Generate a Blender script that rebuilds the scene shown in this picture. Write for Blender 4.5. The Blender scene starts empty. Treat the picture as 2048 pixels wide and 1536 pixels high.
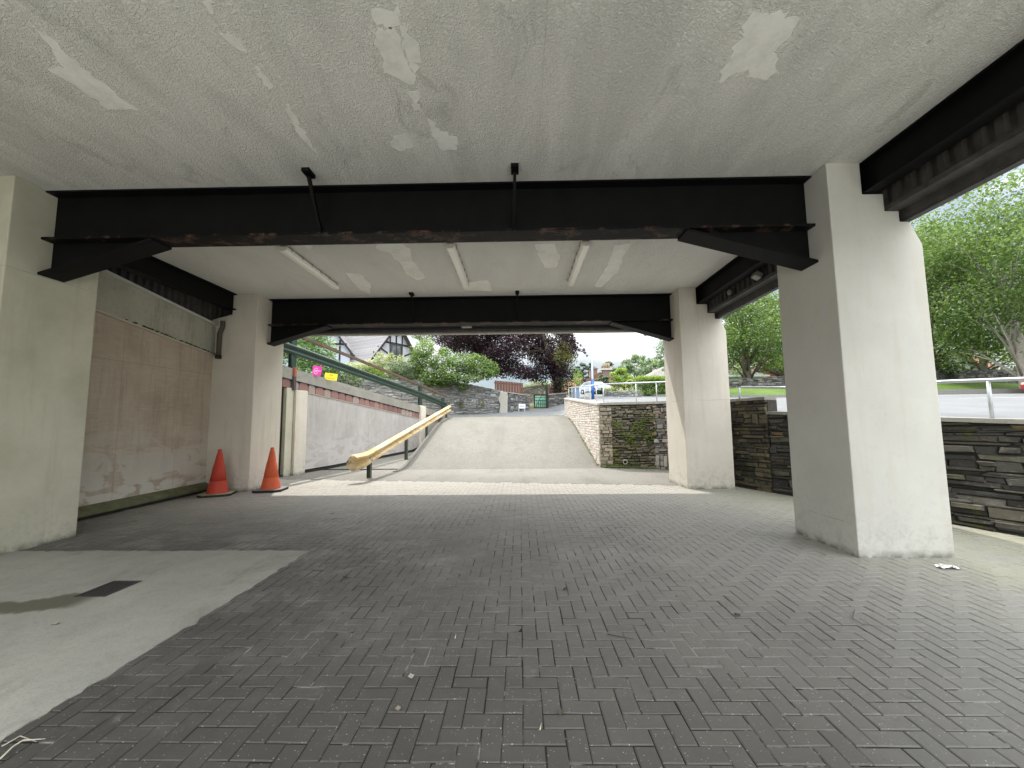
import bpy, bmesh, math, random
import numpy as np
from mathutils import Vector, Matrix
from mathutils.geometry import delaunay_2d_cdt
R = math.radians
rng = np.random.default_rng(7)
random.seed(11)
scn = bpy.context.scene
COL = scn.collection

# ------------------------------------------------------------------ camera
FPX, TH, YAW, ROLL = 809.06, .0919, .0188, -.0087
CAM = Vector((0, 0, 1.5))
fw = Vector((-math.sin(YAW)*math.cos(TH), math.cos(YAW)*math.cos(TH), math.sin(TH)))
rt = Vector((math.cos(YAW), math.sin(YAW), 0)); up = rt.cross(fw)
rt2 = math.cos(ROLL)*rt + math.sin(ROLL)*up; up2 = -math.sin(ROLL)*rt + math.cos(ROLL)*up
cd = bpy.data.cameras.new('camera'); cam = bpy.data.objects.new('camera', cd); COL.objects.link(cam)
M = Matrix((rt2, up2, -fw)).transposed().to_4x4(); M.translation = CAM
cam.matrix_world = M
cd.sensor_width = 36; cd.lens = FPX/2048*36; cd.clip_start = .05; cd.clip_end = 3000
scn.camera = cam
def at(px, py, Y):                       # the world point seen at a photo pixel, standing at depth Y
    d = fw + rt2*((px-1024)/FPX) - up2*((py-768)/FPX)
    return CAM + d*(Y/d.y)

# ------------------------------------------------------------------ object helpers
def tag(o, label=None, cat=None, group=None, kind=None):
    if label: o['label'] = label
    if cat: o['category'] = cat
    if group: o['group'] = group
    if kind: o['kind'] = kind
    return o
def empty(name, loc, rz=0, **k):
    o = bpy.data.objects.new(name, None); COL.objects.link(o)
    o.location = loc; o.rotation_euler = (0, 0, rz); o.empty_display_size = .2
    tag(o, **k); return o
class MB:
    def __init__(s): s.v = []; s.f = []; s.c = []; s.m = []; s.mi = 0; s.sm = []; s.smooth = False
    def add(s, vs, fs, c=(1, 1, 1)):
        n = len(s.v); s.v += [tuple(q) for q in vs]; s.c += [tuple(c[:3])+(1,)]*len(vs)
        for f in fs: s.f.append(tuple(i+n for i in f)); s.m.append(s.mi); s.sm.append(s.smooth)
    def box(s, a, b, c=(1, 1, 1), mat=None, bev=0):
        x0, y0, z0 = a; x1, y1, z1 = b
        vs = [Vector(q) for q in ((x0,y0,z0),(x1,y0,z0),(x1,y1,z0),(x0,y1,z0),(x0,y0,z1),(x1,y0,z1),(x1,y1,z1),(x0,y1,z1))]
        if mat: vs = [mat @ q for q in vs]
        s.add(vs, [(0,3,2,1),(4,5,6,7),(0,1,5,4),(1,2,6,5),(2,3,7,6),(3,0,4,7)], c)
    def bar(s, p, q, w, h, c=(1, 1, 1), upv=Vector((0, 0, 1))):       # box section w (sideways) x h (up) from p to q
        p = Vector(p); q = Vector(q); d = (q-p).normalized()
        sd = d.cross(upv)
        if sd.length < 1e-4: sd = d.cross(Vector((1, 0, 0)))
        sd.normalize(); u = sd.cross(d)
        vs = []
        for e in (p, q):
            for (i, j) in ((-1,-1),(1,-1),(1,1),(-1,1)): vs.append(e + sd*(i*w/2) + u*(j*h/2))
        s.add(vs, [(3,2,1,0),(4,5,6,7),(0,1,5,4),(1,2,6,5),(2,3,7,6),(3,0,4,7)], c)
    def prism(s, pts, y0, y1, axis='y', c=(1, 1, 1), mat=None):       # closed outline extruded
        n = len(pts); vs = []
        for yy in (y0, y1):
            for (a, b) in pts:
                q = {'y': (a, yy, b), 'x': (yy, a, b), 'z': (a, b, yy)}[axis]
                q = Vector(q); vs.append(mat @ q if mat else q)
        s.add(vs, [tuple(range(n)), tuple(range(2*n-1, n-1, -1))] + [((i+1) % n, i, n+i, n+(i+1) % n) for i in range(n)], c)
    def tube(s, pts, rad, n=8, c=(1, 1, 1), cap=True):
        pts = [Vector(p) for p in pts]
        if not hasattr(rad, '__len__'): rad = [rad]*len(pts)
        vs = []; prev = None
        for i, p in enumerate(pts):
            d = (pts[min(i+1, len(pts)-1)] - pts[max(i-1, 0)]).normalized()
            a = d.cross(Vector((0, 0, 1))) if prev is None else prev - d*prev.dot(d)
            if a.length < 1e-4: a = d.cross(Vector((1, 0, 0)))
            a.normalize(); prev = a; b = d.cross(a)
            for k in range(n):
                t = 2*math.pi*k/n; vs.append(p + (a*math.cos(t) + b*math.sin(t))*rad[i])
        fs = []
        for i in range(len(pts)-1):
            for k in range(n): fs.append((i*n+k, i*n+(k+1) % n, (i+1)*n+(k+1) % n, (i+1)*n+k))
        if cap: fs += [tuple(range(n-1, -1, -1)), tuple(range((len(pts)-1)*n, len(pts)*n))]
        o = s.smooth; s.smooth = True; s.add(vs, fs, c); s.smooth = o
    def lathe(s, prof, n=24, o=(0, 0, 0), c=(1, 1, 1)):
        vs = []
        for (r, z) in prof:
            for k in range(n):
                t = 2*math.pi*k/n; vs.append((o[0]+r*math.cos(t), o[1]+r*math.sin(t), o[2]+z))
        fs = [(i*n+k, i*n+(k+1) % n, (i+1)*n+(k+1) % n, (i+1)*n+k) for i in range(len(prof)-1) for k in range(n)]
        q = s.smooth; s.smooth = True; s.add(vs, fs, c); s.smooth = q
    def sweep(s, prof, path, side_sign=1, scale=None, c=(1, 1, 1), closed=False):
        path = [Vector(p) for p in path]; vs = []; m = len(prof)
        for i, p in enumerate(path):
            d = (path[min(i+1, len(path)-1)] - path[max(i-1, 0)]).normalized()
            sd = d.cross(Vector((0, 0, 1))).normalized()*side_sign; u = Vector((0, 0, 1))
            k = scale[i] if scale else (1, 1)
            for (a, b) in prof: vs.append(p + sd*(a*k[0]) + u*(b*k[1]))
        fs = []
        for i in range(len(path)-1):
            for j in range(m if closed else m-1): fs.append((i*m+j, i*m+(j+1) % m, (i+1)*m+(j+1) % m, (i+1)*m+j))
        if closed: fs += [tuple(range(m)), tuple(range(len(path)*m-1, (len(path)-1)*m-1, -1))]
        s.add(vs, fs, c)
    def build(s, name, mats, parent=None, bevel=0, solid=0, **k):
        me = bpy.data.meshes.new(name); me.from_pydata(s.v, [], s.f)
        a = me.color_attributes.new('col', 'FLOAT_COLOR', 'POINT')
        a.data.foreach_set('color', np.array(s.c, dtype=np.float32).ravel())
        for m in (mats if isinstance(mats, (list, tuple)) else [mats]): me.materials.append(m)
        me.polygons.foreach_set('material_index', s.m); me.polygons.foreach_set('use_smooth', s.sm)
        me.validate(); me.update()
        if not any(s.sm) or bevel:
            bm = bmesh.new(); bm.from_mesh(me); bmesh.ops.recalc_face_normals(bm, faces=bm.faces)
            if bevel:
                es = [e for e in bm.edges if len(e.link_faces) == 2 and e.calc_face_angle(0) > .5]
                bmesh.ops.bevel(bm, geom=es, offset=bevel, segments=2, affect='EDGES', profile=.6)
            bm.to_mesh(me); bm.free()
        o = bpy.data.objects.new(name, me); COL.objects.link(o)
        if solid:
            md = o.modifiers.new('solid', 'SOLIDIFY'); md.thickness = solid
        if parent: o.parent = parent; o.matrix_parent_inverse = Matrix.Identity(4)
        tag(o, **k); return o
def child_at(o, parent):   # geometry was written in world space: keep it where it is
    o.parent = parent; o.matrix_parent_inverse = Matrix.LocRotScale(parent.location, parent.rotation_euler, None).inverted()
    return o
def part(mb, name, mats, parent, **k):
    return child_at(mb.build(name, mats, **k), parent)
def subpart(mb, name, mats, parent_part, **k):
    o = mb.build(name, mats, **k); o.parent = parent_part
    o.matrix_parent_inverse = Matrix.Identity(4)
    return o
def copy_tree(o, parent=None):
    c = o.copy(); COL.objects.link(c)
    if parent: c.parent = parent
    for ch in list(o.children): copy_tree(ch, c)
    return c

# ------------------------------------------------------------------ materials
class NT:
    def __init__(s, name):
        s.m = bpy.data.materials.new(name); s.m.use_nodes = True; s.t = s.m.node_tree; s.n = s.t.nodes; s.l = s.t.links
        s.b = s.n['Principled BSDF']; s.geo = s.n.new('ShaderNodeNewGeometry'); s.P = s.geo.outputs['Position']
    def new(s, t, **k):
        n = s.n.new(t)
        for a, b in k.items(): setattr(n, a, b)
        return n
    def put(s, sock, v):
        if isinstance(v, bpy.types.NodeSocket): s.l.new(v, sock)
        elif isinstance(v, (tuple, list)) and len(v) == 3 and sock.type == 'RGBA': sock.default_value = (*v, 1)
        else: sock.default_value = v
    def noise(s, scale, detail=4, rough=.6, vec=None, sc=(1, 1, 1), dist=0):
        mp = s.new('ShaderNodeMapping'); s.l.new(vec or s.P, mp.inputs[0]); mp.inputs['Scale'].default_value = sc
        n = s.new('ShaderNodeTexNoise'); s.l.new(mp.outputs[0], n.inputs['Vector'])
        n.inputs['Scale'].default_value = scale; n.inputs['Detail'].default_value = detail
        n.inputs['Roughness'].default_value = rough; n.inputs['Distortion'].default_value = dist
        return n.outputs['Fac']
    def vor(s, scale, feature='F1', sc=(1, 1, 1), out='Distance', rnd=1, vec=None):
        mp = s.new('ShaderNodeMapping'); s.l.new(vec or s.P, mp.inputs[0]); mp.inputs['Scale'].default_value = sc
        n = s.new('ShaderNodeTexVoronoi', feature=feature); s.l.new(mp.outputs[0], n.inputs['Vector'])
        n.inputs['Scale'].default_value = scale; n.inputs['Randomness'].default_value = rnd
        return n.outputs[out]
    def ramp(s, v, lo, hi, a=0., b=1.):
        n = s.new('ShaderNodeMapRange'); n.clamp = True
        s.put(n.inputs[0], v)
        for i, q in zip((1, 2, 3, 4), (lo, hi, a, b)): n.inputs[i].default_value = q
        return n.outputs[0]
    def math(s, op, a, b=0., c=None):
        n = s.new('ShaderNodeMath', operation=op); s.put(n.inputs[0], a); s.put(n.inputs[1], b)
        if c is not None: s.put(n.inputs[2], c)
        return n.outputs[0]
    def mix(s, f, a, b, blend='MIX'):
        n = s.new('ShaderNodeMix', data_type='RGBA', blend_type=blend)
        s.put(n.inputs[0], f); s.put(n.inputs[6], a); s.put(n.inputs[7], b); return n.outputs[2]
    def xyz(s, vec=None):
        n = s.new('ShaderNodeSeparateXYZ'); s.l.new(vec or s.P, n.inputs[0]); return n.outputs
    def attr(s):
        n = s.new('ShaderNodeAttribute', attribute_name='col'); return n.outputs['Color']
    def bump(s, h, strength=.5, dist=.01):
        n = s.new('ShaderNodeBump'); n.inputs['Strength'].default_value = strength; n.inputs['Distance'].default_value = dist
        s.l.new(h, n.inputs['Height']); s.l.new(n.outputs[0], s.b.inputs['Normal'])
    def out(s, col, rough=.8, spec=.3, metal=0):
        s.put(s.b.inputs['Base Color'], col); s.put(s.b.inputs['Roughness'], rough)
        s.b.inputs['Specular IOR Level'].default_value = spec; s.b.inputs['Metallic'].default_value = metal
        return s.m

def mat_basic(name, col, rough=.7, var=.25, scale=6, bump=.2, spec=.3, metal=0, dirt=None, dscale=2.5, attr=False):
    t = NT(name); n = t.noise(scale, 6, .65)
    c = t.mix(t.ramp(n, .25, .75), tuple(q*(1-var) for q in col), tuple(min(1, q*(1+var)) for q in col))
    if attr: c = t.mix(1., c, t.attr(), 'MULTIPLY')
    if dirt: c = t.mix(t.ramp(t.noise(dscale, 7, .7, dist=.6), .5, .72, 0, .85), c, dirt)
    if bump: t.bump(t.noise(scale*9, 5, .7), bump, .006)
    return t.out(c, rough, spec, metal)

def mat_ceiling(name, smooth=False):
    t = NT(name)
    c = t.mix(t.ramp(t.noise(.9, 5, .6), .3, .7), (.88, .865, .81), (.93, .915, .865))
    if not smooth:
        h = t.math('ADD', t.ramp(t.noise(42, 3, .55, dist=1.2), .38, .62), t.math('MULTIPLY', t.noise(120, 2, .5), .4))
        c = t.mix(t.ramp(h, .05, .5, .36, 0), c, (.40, .395, .37))  # stipple hollows darkened in the colour, like shade in the pits
        c = t.mix(t.ramp(t.noise(7, 5, .75, sc=(1, .35, 1)), .62, .78, 0, .28), c, (.40, .40, .36))
        # soot flecks near the open edge
        x = t.xyz()[0]
        fl = t.math('MULTIPLY', t.ramp(t.noise(9, 3, .8, sc=(1, .5, 1)), .66, .72), t.ramp(x, 1.8, 3.9, .0, .55))
        c = t.mix(fl, c, (.12, .12, .11))
        seam = t.math('PINGPONG', t.math('ADD', x, 10.93), .62)
        c = t.mix(t.math('MULTIPLY', t.ramp(seam, .0, .006, .32, 0), t.ramp(t.noise(1.3), .45, .6)), c, (.3, .3, .28))
        t.bump(h, .75, .02)
    if not smooth:
        c = t.mix(t.ramp(t.noise(1.6, 6, .65, sc=(1, .28, 1), dist=.6), .40, .62, 0, .42), c, (.56, .555, .51))
        c = t.mix(t.ramp(t.noise(2.4, 8, .75, sc=(1, .5, 1), dist=1.), .57, .66, 0, .35), c, (.42, .42, .37))
        yy_ = t.xyz()[1]; c = t.mix(t.ramp(yy_, 5.0, 5.3, 0, .6), c, (.95, .94, .90))  # far bay painted whiter to stand in for brighter light there
        c = t.mix(t.ramp(t.noise(3.1, 7, .7, sc=(1, .2, 1)), .60, .72, 0, .5), c, (.93, .92, .88))
    else:
        c = t.mix(.7, c, (.84, .83, .79)); c = t.mix(t.ramp(t.noise(5, 7, .75), .45, .62, 0, .6), c, (.66, .655, .62)); t.bump(t.noise(18, 5), .4, .008)
    return t.out(c, .93, .15)

def mat_render(name, col, stain, joint_z=(), low=(.38, .385, .34), lowh=.62, green=0.):
    t = NT(name); x, y, z = t.xyz()
    c = t.mix(t.ramp(t.noise(1.3, 6, .6), .3, .7), tuple(q*.88 for q in col), col)
    c = t.mix(t.ramp(t.noise(2.2, 6, .7, sc=(2.2, 2.2, .22)), .52, .72, 0, .55), c, stain)
    c = t.mix(t.ramp(t.noise(16, 5, .75), .55, .8, 0, .3), c, tuple(q*.6 for q in col))
    # scuffs and damp at the foot
    f = t.math('MULTIPLY', t.ramp(z, 0, lowh, 1, 0), t.ramp(t.noise(9, 8, .8, dist=.5), .46, .66))
    c = t.mix(f, c, low)
    c = t.mix(t.math('MULTIPLY', t.ramp(z, .2, 1.3, .8, 0), t.ramp(t.noise(13, 8, .85), .55, .68)), c, tuple(q*.72 for q in col))
    c = t.mix(t.math('MULTIPLY', t.ramp(z, 0, .09, .75, 0), t.ramp(t.noise(5), .35, .55)), c, (.05, .06, .035))
    if green: c = t.mix(t.ramp(t.noise(1.1, 5, .6), .4, .7, 0, green), c, (.22, .25, .13))
    # fine marks
    c = t.mix(t.ramp(t.vor(11), 0, .03, .7, 0), c, (.15, .13, .10))
    for jz in joint_z:
        w = t.math('ABSOLUTE', t.math('SUBTRACT', z, t.math('ADD', jz-.012, t.math('MULTIPLY', t.noise(3, 6, .7), .03))))
        c = t.mix(t.math('MULTIPLY', t.ramp(w, .001, .0045, .6, 0), t.ramp(t.noise(1.9, 3), .44, .56)), c, (.10, .09, .07))
    t.bump(t.math('ADD', t.noise(70, 4, .6), t.math('MULTIPLY', t.noise(4, 3), .8)), .22, .006)
    return t.out(c, .86, .25)

def mat_steel(name, rust=0.):
    t = NT(name)
    c = t.mix(t.ramp(t.noise(3, 6, .7), .35, .75), (.0022, .0022, .0026), (.006, .006, .0065))
    if rust:
        n = t.noise(3.2, 8, .72, sc=(1, 1.6, 1), dist=.4)
        c = t.mix(t.ramp(n, .54, .58, 0, rust*.7), c, t.mix(t.ramp(t.noise(14, 5), .35, .65), (.07, .028, .017), (.13, .085, .065)))
        c = t.mix(t.ramp(t.noise(6, 6, .8), .58, .62, 0, rust), c, (.035, .03, .028))
        t.bump(n, .6, .012)
    else: t.bump(t.noise(9, 5), .15, .01)
    return t.out(c, .6, .16)

def mat_paver():
    t = NT('paver_concrete'); x, y, z = t.xyz()
    a = t.attr(); big = t.noise(.42, 5, .6)
    c = t.mix(t.ramp(big, .35, .65), (.050, .0465, .0415), (.084, .079, .071))
    c = t.mix(1., c, a, 'MULTIPLY')
    # pale trodden sand, with brighter daylight painted in towards the opening
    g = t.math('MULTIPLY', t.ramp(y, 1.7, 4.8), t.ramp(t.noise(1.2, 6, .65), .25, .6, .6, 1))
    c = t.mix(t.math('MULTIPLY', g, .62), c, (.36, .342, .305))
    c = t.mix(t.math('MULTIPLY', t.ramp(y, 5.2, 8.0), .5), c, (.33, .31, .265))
    c = t.mix(t.ramp(x, 1.2, 3.6, 0, .4), c, (.31, .31, .285))  # right side paled in the colour for sheen from the open side
    # dark oily grime on the left bay
    g2 = t.math('MULTIPLY', t.math('MULTIPLY', t.ramp(x, -1.8, 1.6, 1, 0), t.ramp(y, 7.4, 5.0)), t.ramp(t.noise(1.6, 7, .75), .30, .52))
    c = t.mix(t.math('MULTIPLY', g2, .72), c, (.040, .039, .036))
    # algae by the right wall
    g3 = t.math('MULTIPLY', t.ramp(x, 3.2, 4.9), t.ramp(t.noise(1.6, 6, .7), .3, .6))
    c = t.mix(t.math('MULTIPLY', g3, .6), c, (.27, .27, .17))
    # exposed aggregate specks
    sp = t.ramp(t.vor(55, rnd=1), .06, .22, 1, 0)
    sp = t.math('MULTIPLY', sp, t.ramp(t.noise(40, 2), .50, .58))
    c = t.mix(t.math('MULTIPLY', sp, .9), c, (.46, .45, .42))
    c = t.mix(t.ramp(t.noise(7, 7, .8, dist=.8), .60, .68, 0, .5), c, (.035, .034, .032))
    c = t.mix(t.ramp(t.noise(3.1, 7, .8, dist=.5), .60, .72, 0, .4), c, (.24, .235, .215))
    c = t.mix(t.ramp(t.noise(28, 6, .8), .5, .75, 0, .35), c, (.05, .05, .048))
    t.bump(t.noise(160, 4, .7), .35, .004)
    return t.out(c, t.ramp(t.noise(3, 5), .3, .7, .5, .68), .42)

def mat_sand():
    t = NT('joint_sand'); y = t.xyz()[1]
    n = t.math('ADD', t.noise(1.1, 6, .75, dist=.8), t.ramp(y, 2, 9, -.05, .12))
    c = t.mix(t.ramp(n, .50, .56), (.024, .0225, .020), (.24, .24, .215))
    t.bump(t.noise(120, 3), .4, .004)
    return t.out(c, .95, .1)

def mat_concrete(name, a, b, stain=None, wet=False, grit=True, lines=None):
    t = NT(name); x, y, z = t.xyz()
    c = t.mix(t.ramp(t.noise(.8, 7, .62, dist=.3), .3, .7), a, b)
    c = t.mix(t.ramp(t.noise(5, 8, .75), .5, .75, 0, .4), c, tuple(q*.62 for q in a))
    if lines:
        c = t.mix(t.ramp(t.noise(9, 8, .85, sc=(.6, 1.8, 1)), .40, .62, 0, .55), c, tuple(q*.55 for q in a))
        c = t.mix(t.ramp(t.noise(21, 5, .8), .42, .6, 0, .5), c, tuple(min(.9, q*1.45) for q in b))
        c = t.mix(t.ramp(t.noise(.5, 5, .7, sc=(2.2, .3, 1)), .5, .68, 0, .35), c, tuple(q*.7 for q in a))
    if grit:
        c = t.mix(t.ramp(t.noise(75, 3, .7), .48, .72, 0, .42), c, tuple(q*.5 for q in a))
        c = t.mix(t.ramp(t.vor(60), 0, .14, .45, 0), c, tuple(min(.9, q*1.5) for q in b))
    if stain: c = t.mix(t.ramp(t.noise(1.7, 7, .7, sc=(1, .45, 1), dist=.7), .54, .68, 0, .6), c, stain)
    rough = .85
    if wet:
        # damp trail that runs from the grating towards the camera's left
        d = t.math('ABSOLUTE', t.math('SUBTRACT', t.math('ADD', y, t.math('MULTIPLY', t.noise(2.2, 5), .55)), t.math('ADD', 4.94, t.math('MULTIPLY', x, .29))))
        f = t.math('MULTIPLY', t.ramp(d, .13, .17, 1, 0), t.ramp(x, -3.66, -3.8))
        c = t.mix(t.math('MULTIPLY', f, .9), c, (.085, .082, .058)); rough = t.ramp(f, 0, 1, .8, .5)
    t.bump(t.noise(90, 4, .7), .3, .004)
    return t.out(c, rough, .3)

def mat_ply(name, tint_a, tint_b, pale):
    t = NT(name); x, y, z = t.xyz()
    c = t.mix(t.ramp(t.noise(1.1, 6, .65, sc=(1, 1, .8), dist=.5), .3, .7), tint_a, tint_b)
    c = t.mix(t.ramp(t.noise(26, 5, .7, sc=(1, .12, 1)), .45, .75, 0, .25), c, pale)
    c = t.mix(t.ramp(t.noise(9, 5, .7, sc=(1, 1, .10)), .5, .7, 0, .35), c, tuple(q*.55 for q in tint_a))
    low = t.math('MULTIPLY', t.ramp(z, .35, 1.5, 1, 0), t.ramp(t.noise(2.0, 5, .6, sc=(1, .7, 1.6), dist=1.2), .44, .50))
    c = t.mix(t.math('MULTIPLY', low, .75), c, pale)
    s1 = t.math('PINGPONG', t.math('ADD', y, .35), .61); c = t.mix(t.ramp(s1, .0, .006, .5, 0), c, tuple(q*.4 for q in tint_a))
    s2 = t.math('ABSOLUTE', t.math('SUBTRACT', z, 2.62)); c = t.mix(t.ramp(s2, .0, .008, .5, 0), c, tuple(q*.5 for q in tint_a))
    t.bump(t.noise(40, 4, .7, sc=(1, .3, 1)), .2, .005)
    return t.out(c, .85, .2)

def mat_band(name):   # damp concrete band with green runs
    t = NT(name); x, y, z = t.xyz()
    c = t.mix(t.ramp(t.noise(1.5, 6, .6), .3, .7), (.36, .355, .285), (.50, .49, .41))
    c = t.mix(t.ramp(t.noise(3.5, 6, .7, sc=(1, 1, .18)), .50, .68, 0, .6), c, (.20, .215, .13))
    c = t.mix(t.ramp(t.noise(15, 6, .8), .55, .7, 0, .5), c, (.10, .10, .07))
    t.bump(t.noise(50, 4), .25, .006)
    return t.out(c, .88, .2)

def mat_stone(name, moss=0., mosscol=(.10, .115, .03), tint=(1, 1, 1), sc=1., dirt=.6):
    t = NT(name)
    c = t.mix(1., t.attr(), tint, 'MULTIPLY')
    c = t.mix(t.ramp(t.noise(9*sc, 8, .75, sc=(1, 1, 2.2)), .38, .68, 0, dirt), c, (.03, .028, .024))
    c = t.mix(t.ramp(t.noise(22*sc, 5, .7), .56, .75, 0, .35), c, (.38, .37, .33))
    if moss:
        c = t.mix(t.ramp(t.noise(2.4, 8, .75, dist=.4), .62-moss*.3, .70-moss*.2, 0, .85), c, mosscol)
    t.bump(t.noise(34*sc, 7, .75, sc=(1, 1, 2)), .7, .014)
    return t.out(c, .9, .25)

def mat_tint(name, rough=.8, spec=.3, bscale=40, b=.3, metal=0, dirt=.25):  # takes its colour from the mesh
    t = NT(name); c = t.attr()
    c = t.mix(t.ramp(t.noise(7, 7, .75), .5, .75, 0, dirt), c, (.06, .055, .045))
    if b: t.bump(t.noise(bscale, 4), b, .005)
    return t.out(c, rough, spec, metal)

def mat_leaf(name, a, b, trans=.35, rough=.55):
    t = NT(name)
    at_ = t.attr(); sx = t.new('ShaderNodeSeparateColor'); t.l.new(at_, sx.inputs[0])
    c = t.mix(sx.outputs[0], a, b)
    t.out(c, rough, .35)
    tr = t.new('ShaderNodeBsdfTranslucent'); t.put(tr.inputs[0], t.mix(.5, c, (c and (min(1, b[0]*1.6), min(1, b[1]*1.6), b[2]))))
    mx = t.new('ShaderNodeMixShader'); mx.inputs[0].default_value = trans
    t.l.new(t.b.outputs[0], mx.inputs[1]); t.l.new(tr.outputs[0], mx.inputs[2])
    t.l.new(mx.outputs[0], t.n['Material Output'].inputs[0]); return t.m

def mat_guard():
    t = NT('chipped_yellow_paint')
    n = t.noise(5, 8, .75, sc=(1, 1, 1.6), dist=.5)
    c = t.mix(t.ramp(t.noise(2, 5), .4, .6), (.52, .36, .14), (.60, .46, .25))
    c = t.mix(t.ramp(n, .575, .59), c, (.13, .14, .135))
    c = t.mix(t.ramp(t.noise(7, 8, .8), .62, .66, 0, .7), c, (.28, .15, .05))
    c = t.mix(t.ramp(t.noise(2.5, 5, .7, sc=(1, .5, 1)), .50, .62, 0, .7), c, (.66, .57, .42))
    t.bump(n, .5, .006); return t.out(c, .55, .4)
def mat_green():
    t = NT('weathered_green_paint')
    c = t.mix(t.ramp(t.noise(2.4, 7, .7), .3, .7), (.012, .036, .027), (.028, .068, .05))
    c = t.mix(t.ramp(t.noise(6, 8, .8, sc=(1, .6, 1), dist=.6), .53, .62, 0, .8), c, (.045, .045, .04))
    c = t.mix(t.ramp(t.noise(11, 8, .8), .60, .66, 0, .5), c, (.16, .22, .19))
    return t.out(c, .42, .5)
def mat_wood(name, a, b, lines=True):
    t = NT(name)
    c = t.mix(t.ramp(t.noise(5, 6, .7, sc=(3, 3, .4)), .3, .7), a, b)
    t.bump(t.noise(30, 4, sc=(3, 3, .3)), .3, .005); return t.out(c, .75, .25)
def mat_slate(name, a, b):
    t = NT(name)
    uv = t.new('ShaderNodeTexCoord').outputs['Object']
    br = t.new('ShaderNodeTexBrick'); br.inputs['Scale'].default_value = 1.; br.offset = .5
    for k, v in (('Mortar Size', .012), ('Brick Width', .34), ('Row Height', .22), ('Bias', 0.)): br.inputs[k].default_value = v
    br.inputs['Color1'].default_value = (*a, 1); br.inputs['Color2'].default_value = (*b, 1)
    br.inputs['Mortar'].default_value = (*[q*.3 for q in a], 1)
    cm = t.new('ShaderNodeCombineXYZ'); x, y, z = t.xyz(uv); t.l.new(x, cm.inputs[0]); t.l.new(z, cm.inputs[1]); t.l.new(cm.outputs[0], br.inputs[0])
    c = t.mix(t.ramp(t.noise(3, 6), .5, .7, 0, .4), br.outputs[0], tuple(q*.6 for q in a)); return t.out(c, .7, .4)
def mat_grass():
    t = NT('mown_grass')
    c = t.mix(t.ramp(t.noise(1.2, 7, .7), .3, .7), (.055, .095, .018), (.10, .15, .032))
    c = t.mix(t.ramp(t.noise(30, 5, .8, sc=(1, 3, 1)), .45, .75, 0, .6), c, (.06, .11, .015))
    t.bump(t.noise(60, 4), .6, .03); return t.out(c, .9, .15)
def mat_glass():
    t = NT('window_glass'); return t.out(t.mix(t.ramp(t.noise(1.1), .4, .6), (.05, .06, .07), (.16, .18, .19)), .08, .6)

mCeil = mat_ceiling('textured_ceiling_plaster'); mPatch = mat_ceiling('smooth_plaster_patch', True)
mCol = mat_render('cream_masonry_render', (.70, .65, .56), (.50, .44, .35), (), green=0.)
mColRN = mat_render('cream_render_near', (.575, .565, .515), (.50, .455, .375), (.34,), green=0.)
mColRF = mat_render('cream_render_far', (.70, .655, .57), (.52, .465, .38), (1.93,), green=0.)
mColL = mat_render('greenish_masonry_render', (.62, .595, .48), (.46, .42, .31), (3.38,), green=.35)
mBand = mat_band('damp_concrete_band')
mSteel = mat_steel('black_painted_steel'); mRust = mat_steel('rusting_black_steel', 1.)
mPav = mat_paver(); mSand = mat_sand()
mSlab = mat_concrete('poured_concrete', (.25, .25, .22), (.36, .352, .31), (.15, .15, .12), wet=True)
mApron = mat_concrete('trodden_concrete', (.150, .142, .122), (.195, .187, .163), (.11, .102, .083), lines=True)
mBounce = mat_concrete('bounce_paving', (.55, .54, .50), (.66, .65, .60), grit=False)  # made extra pale to bounce light up to the ceiling
mRamp = mat_concrete('tamped_concrete_ramp', (.118, .112, .096), (.154, .147, .127), (.10, .093, .075), lines=True)
mPly = mat_ply('stained_board_brown', (.41, .335, .26), (.55, .475, .385), (.64, .625, .57))
mPlyG = mat_ply('stained_board_grey', (.36, .34, .32), (.47, .445, .425), (.54, .52, .50))
mCop = mat_concrete('weathered_coping', (.24, .23, .20), (.36, .35, .31), (.12, .13, .08))
mMossy = mat_basic('mossy_ledge', (.135, .14, .075), .9, .4, 6, .5, dirt=(.055, .055, .045))
mRecess = mat_basic('dark_recess', (.03, .03, .025), .95, .3, 6, .4)  # near-black colour stands in for the dark open gap at the wall foot
mStoneN = mat_stone('dark_slate_rubble', .12, dirt=.55); mStoneM = mat_stone('mossy_slate_rubble', .42, (.11, .115, .035))
mStoneC = mat_stone('grey_slate_rubble', .12, dirt=.35); mBlock = mat_stone('pale_block_rubble', .0, dirt=.18)
mMortar = mat_basic('dark_mortar', (.05, .045, .038), .95, .4, 12, .5); mMortarP = mat_basic('pale_mortar', (.20, .185, .16), .95, .3, 12, .4)
mMortarG = mat_basic('grey_mortar', (.16, .155, .14), .95, .3, 12, .4)
mGuard = mat_guard(); mGreen = mat_green()
mGalv = mat_basic('galvanised_steel', (.42, .45, .46), .42, .2, 7, .1, spec=.5, metal=.35)
mTint = mat_tint('painted_surface'); mGloss = mat_tint('glossy_paint', .3, .5, 40, 0, dirt=.08)
mPlastic = mat_tint('faded_cone_plastic', .55, .35, 20, .1, dirt=.22)
mAsph = mat_concrete('worn_asphalt', (.115, .12, .125), (.165, .17, .173), (.09, .09, .09))
mGrass = mat_grass(); mSoil = mat_basic('rough_ground', (.12, .12, .06), .95, .4, 3, .4)
mBark = mat_basic('bark', (.10, .085, .065), .95, .4, 10, .8); mBarkP = mat_basic('pale_bark', (.36, .34, .30), .9, .3, 6, .6)
mSlate = mat_slate('roof_slates', (.13, .128, .135), (.19, .185, .19)); mTileR = mat_slate('red_roof_tiles', (.20, .06, .045), (.26, .09, .07))
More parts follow.
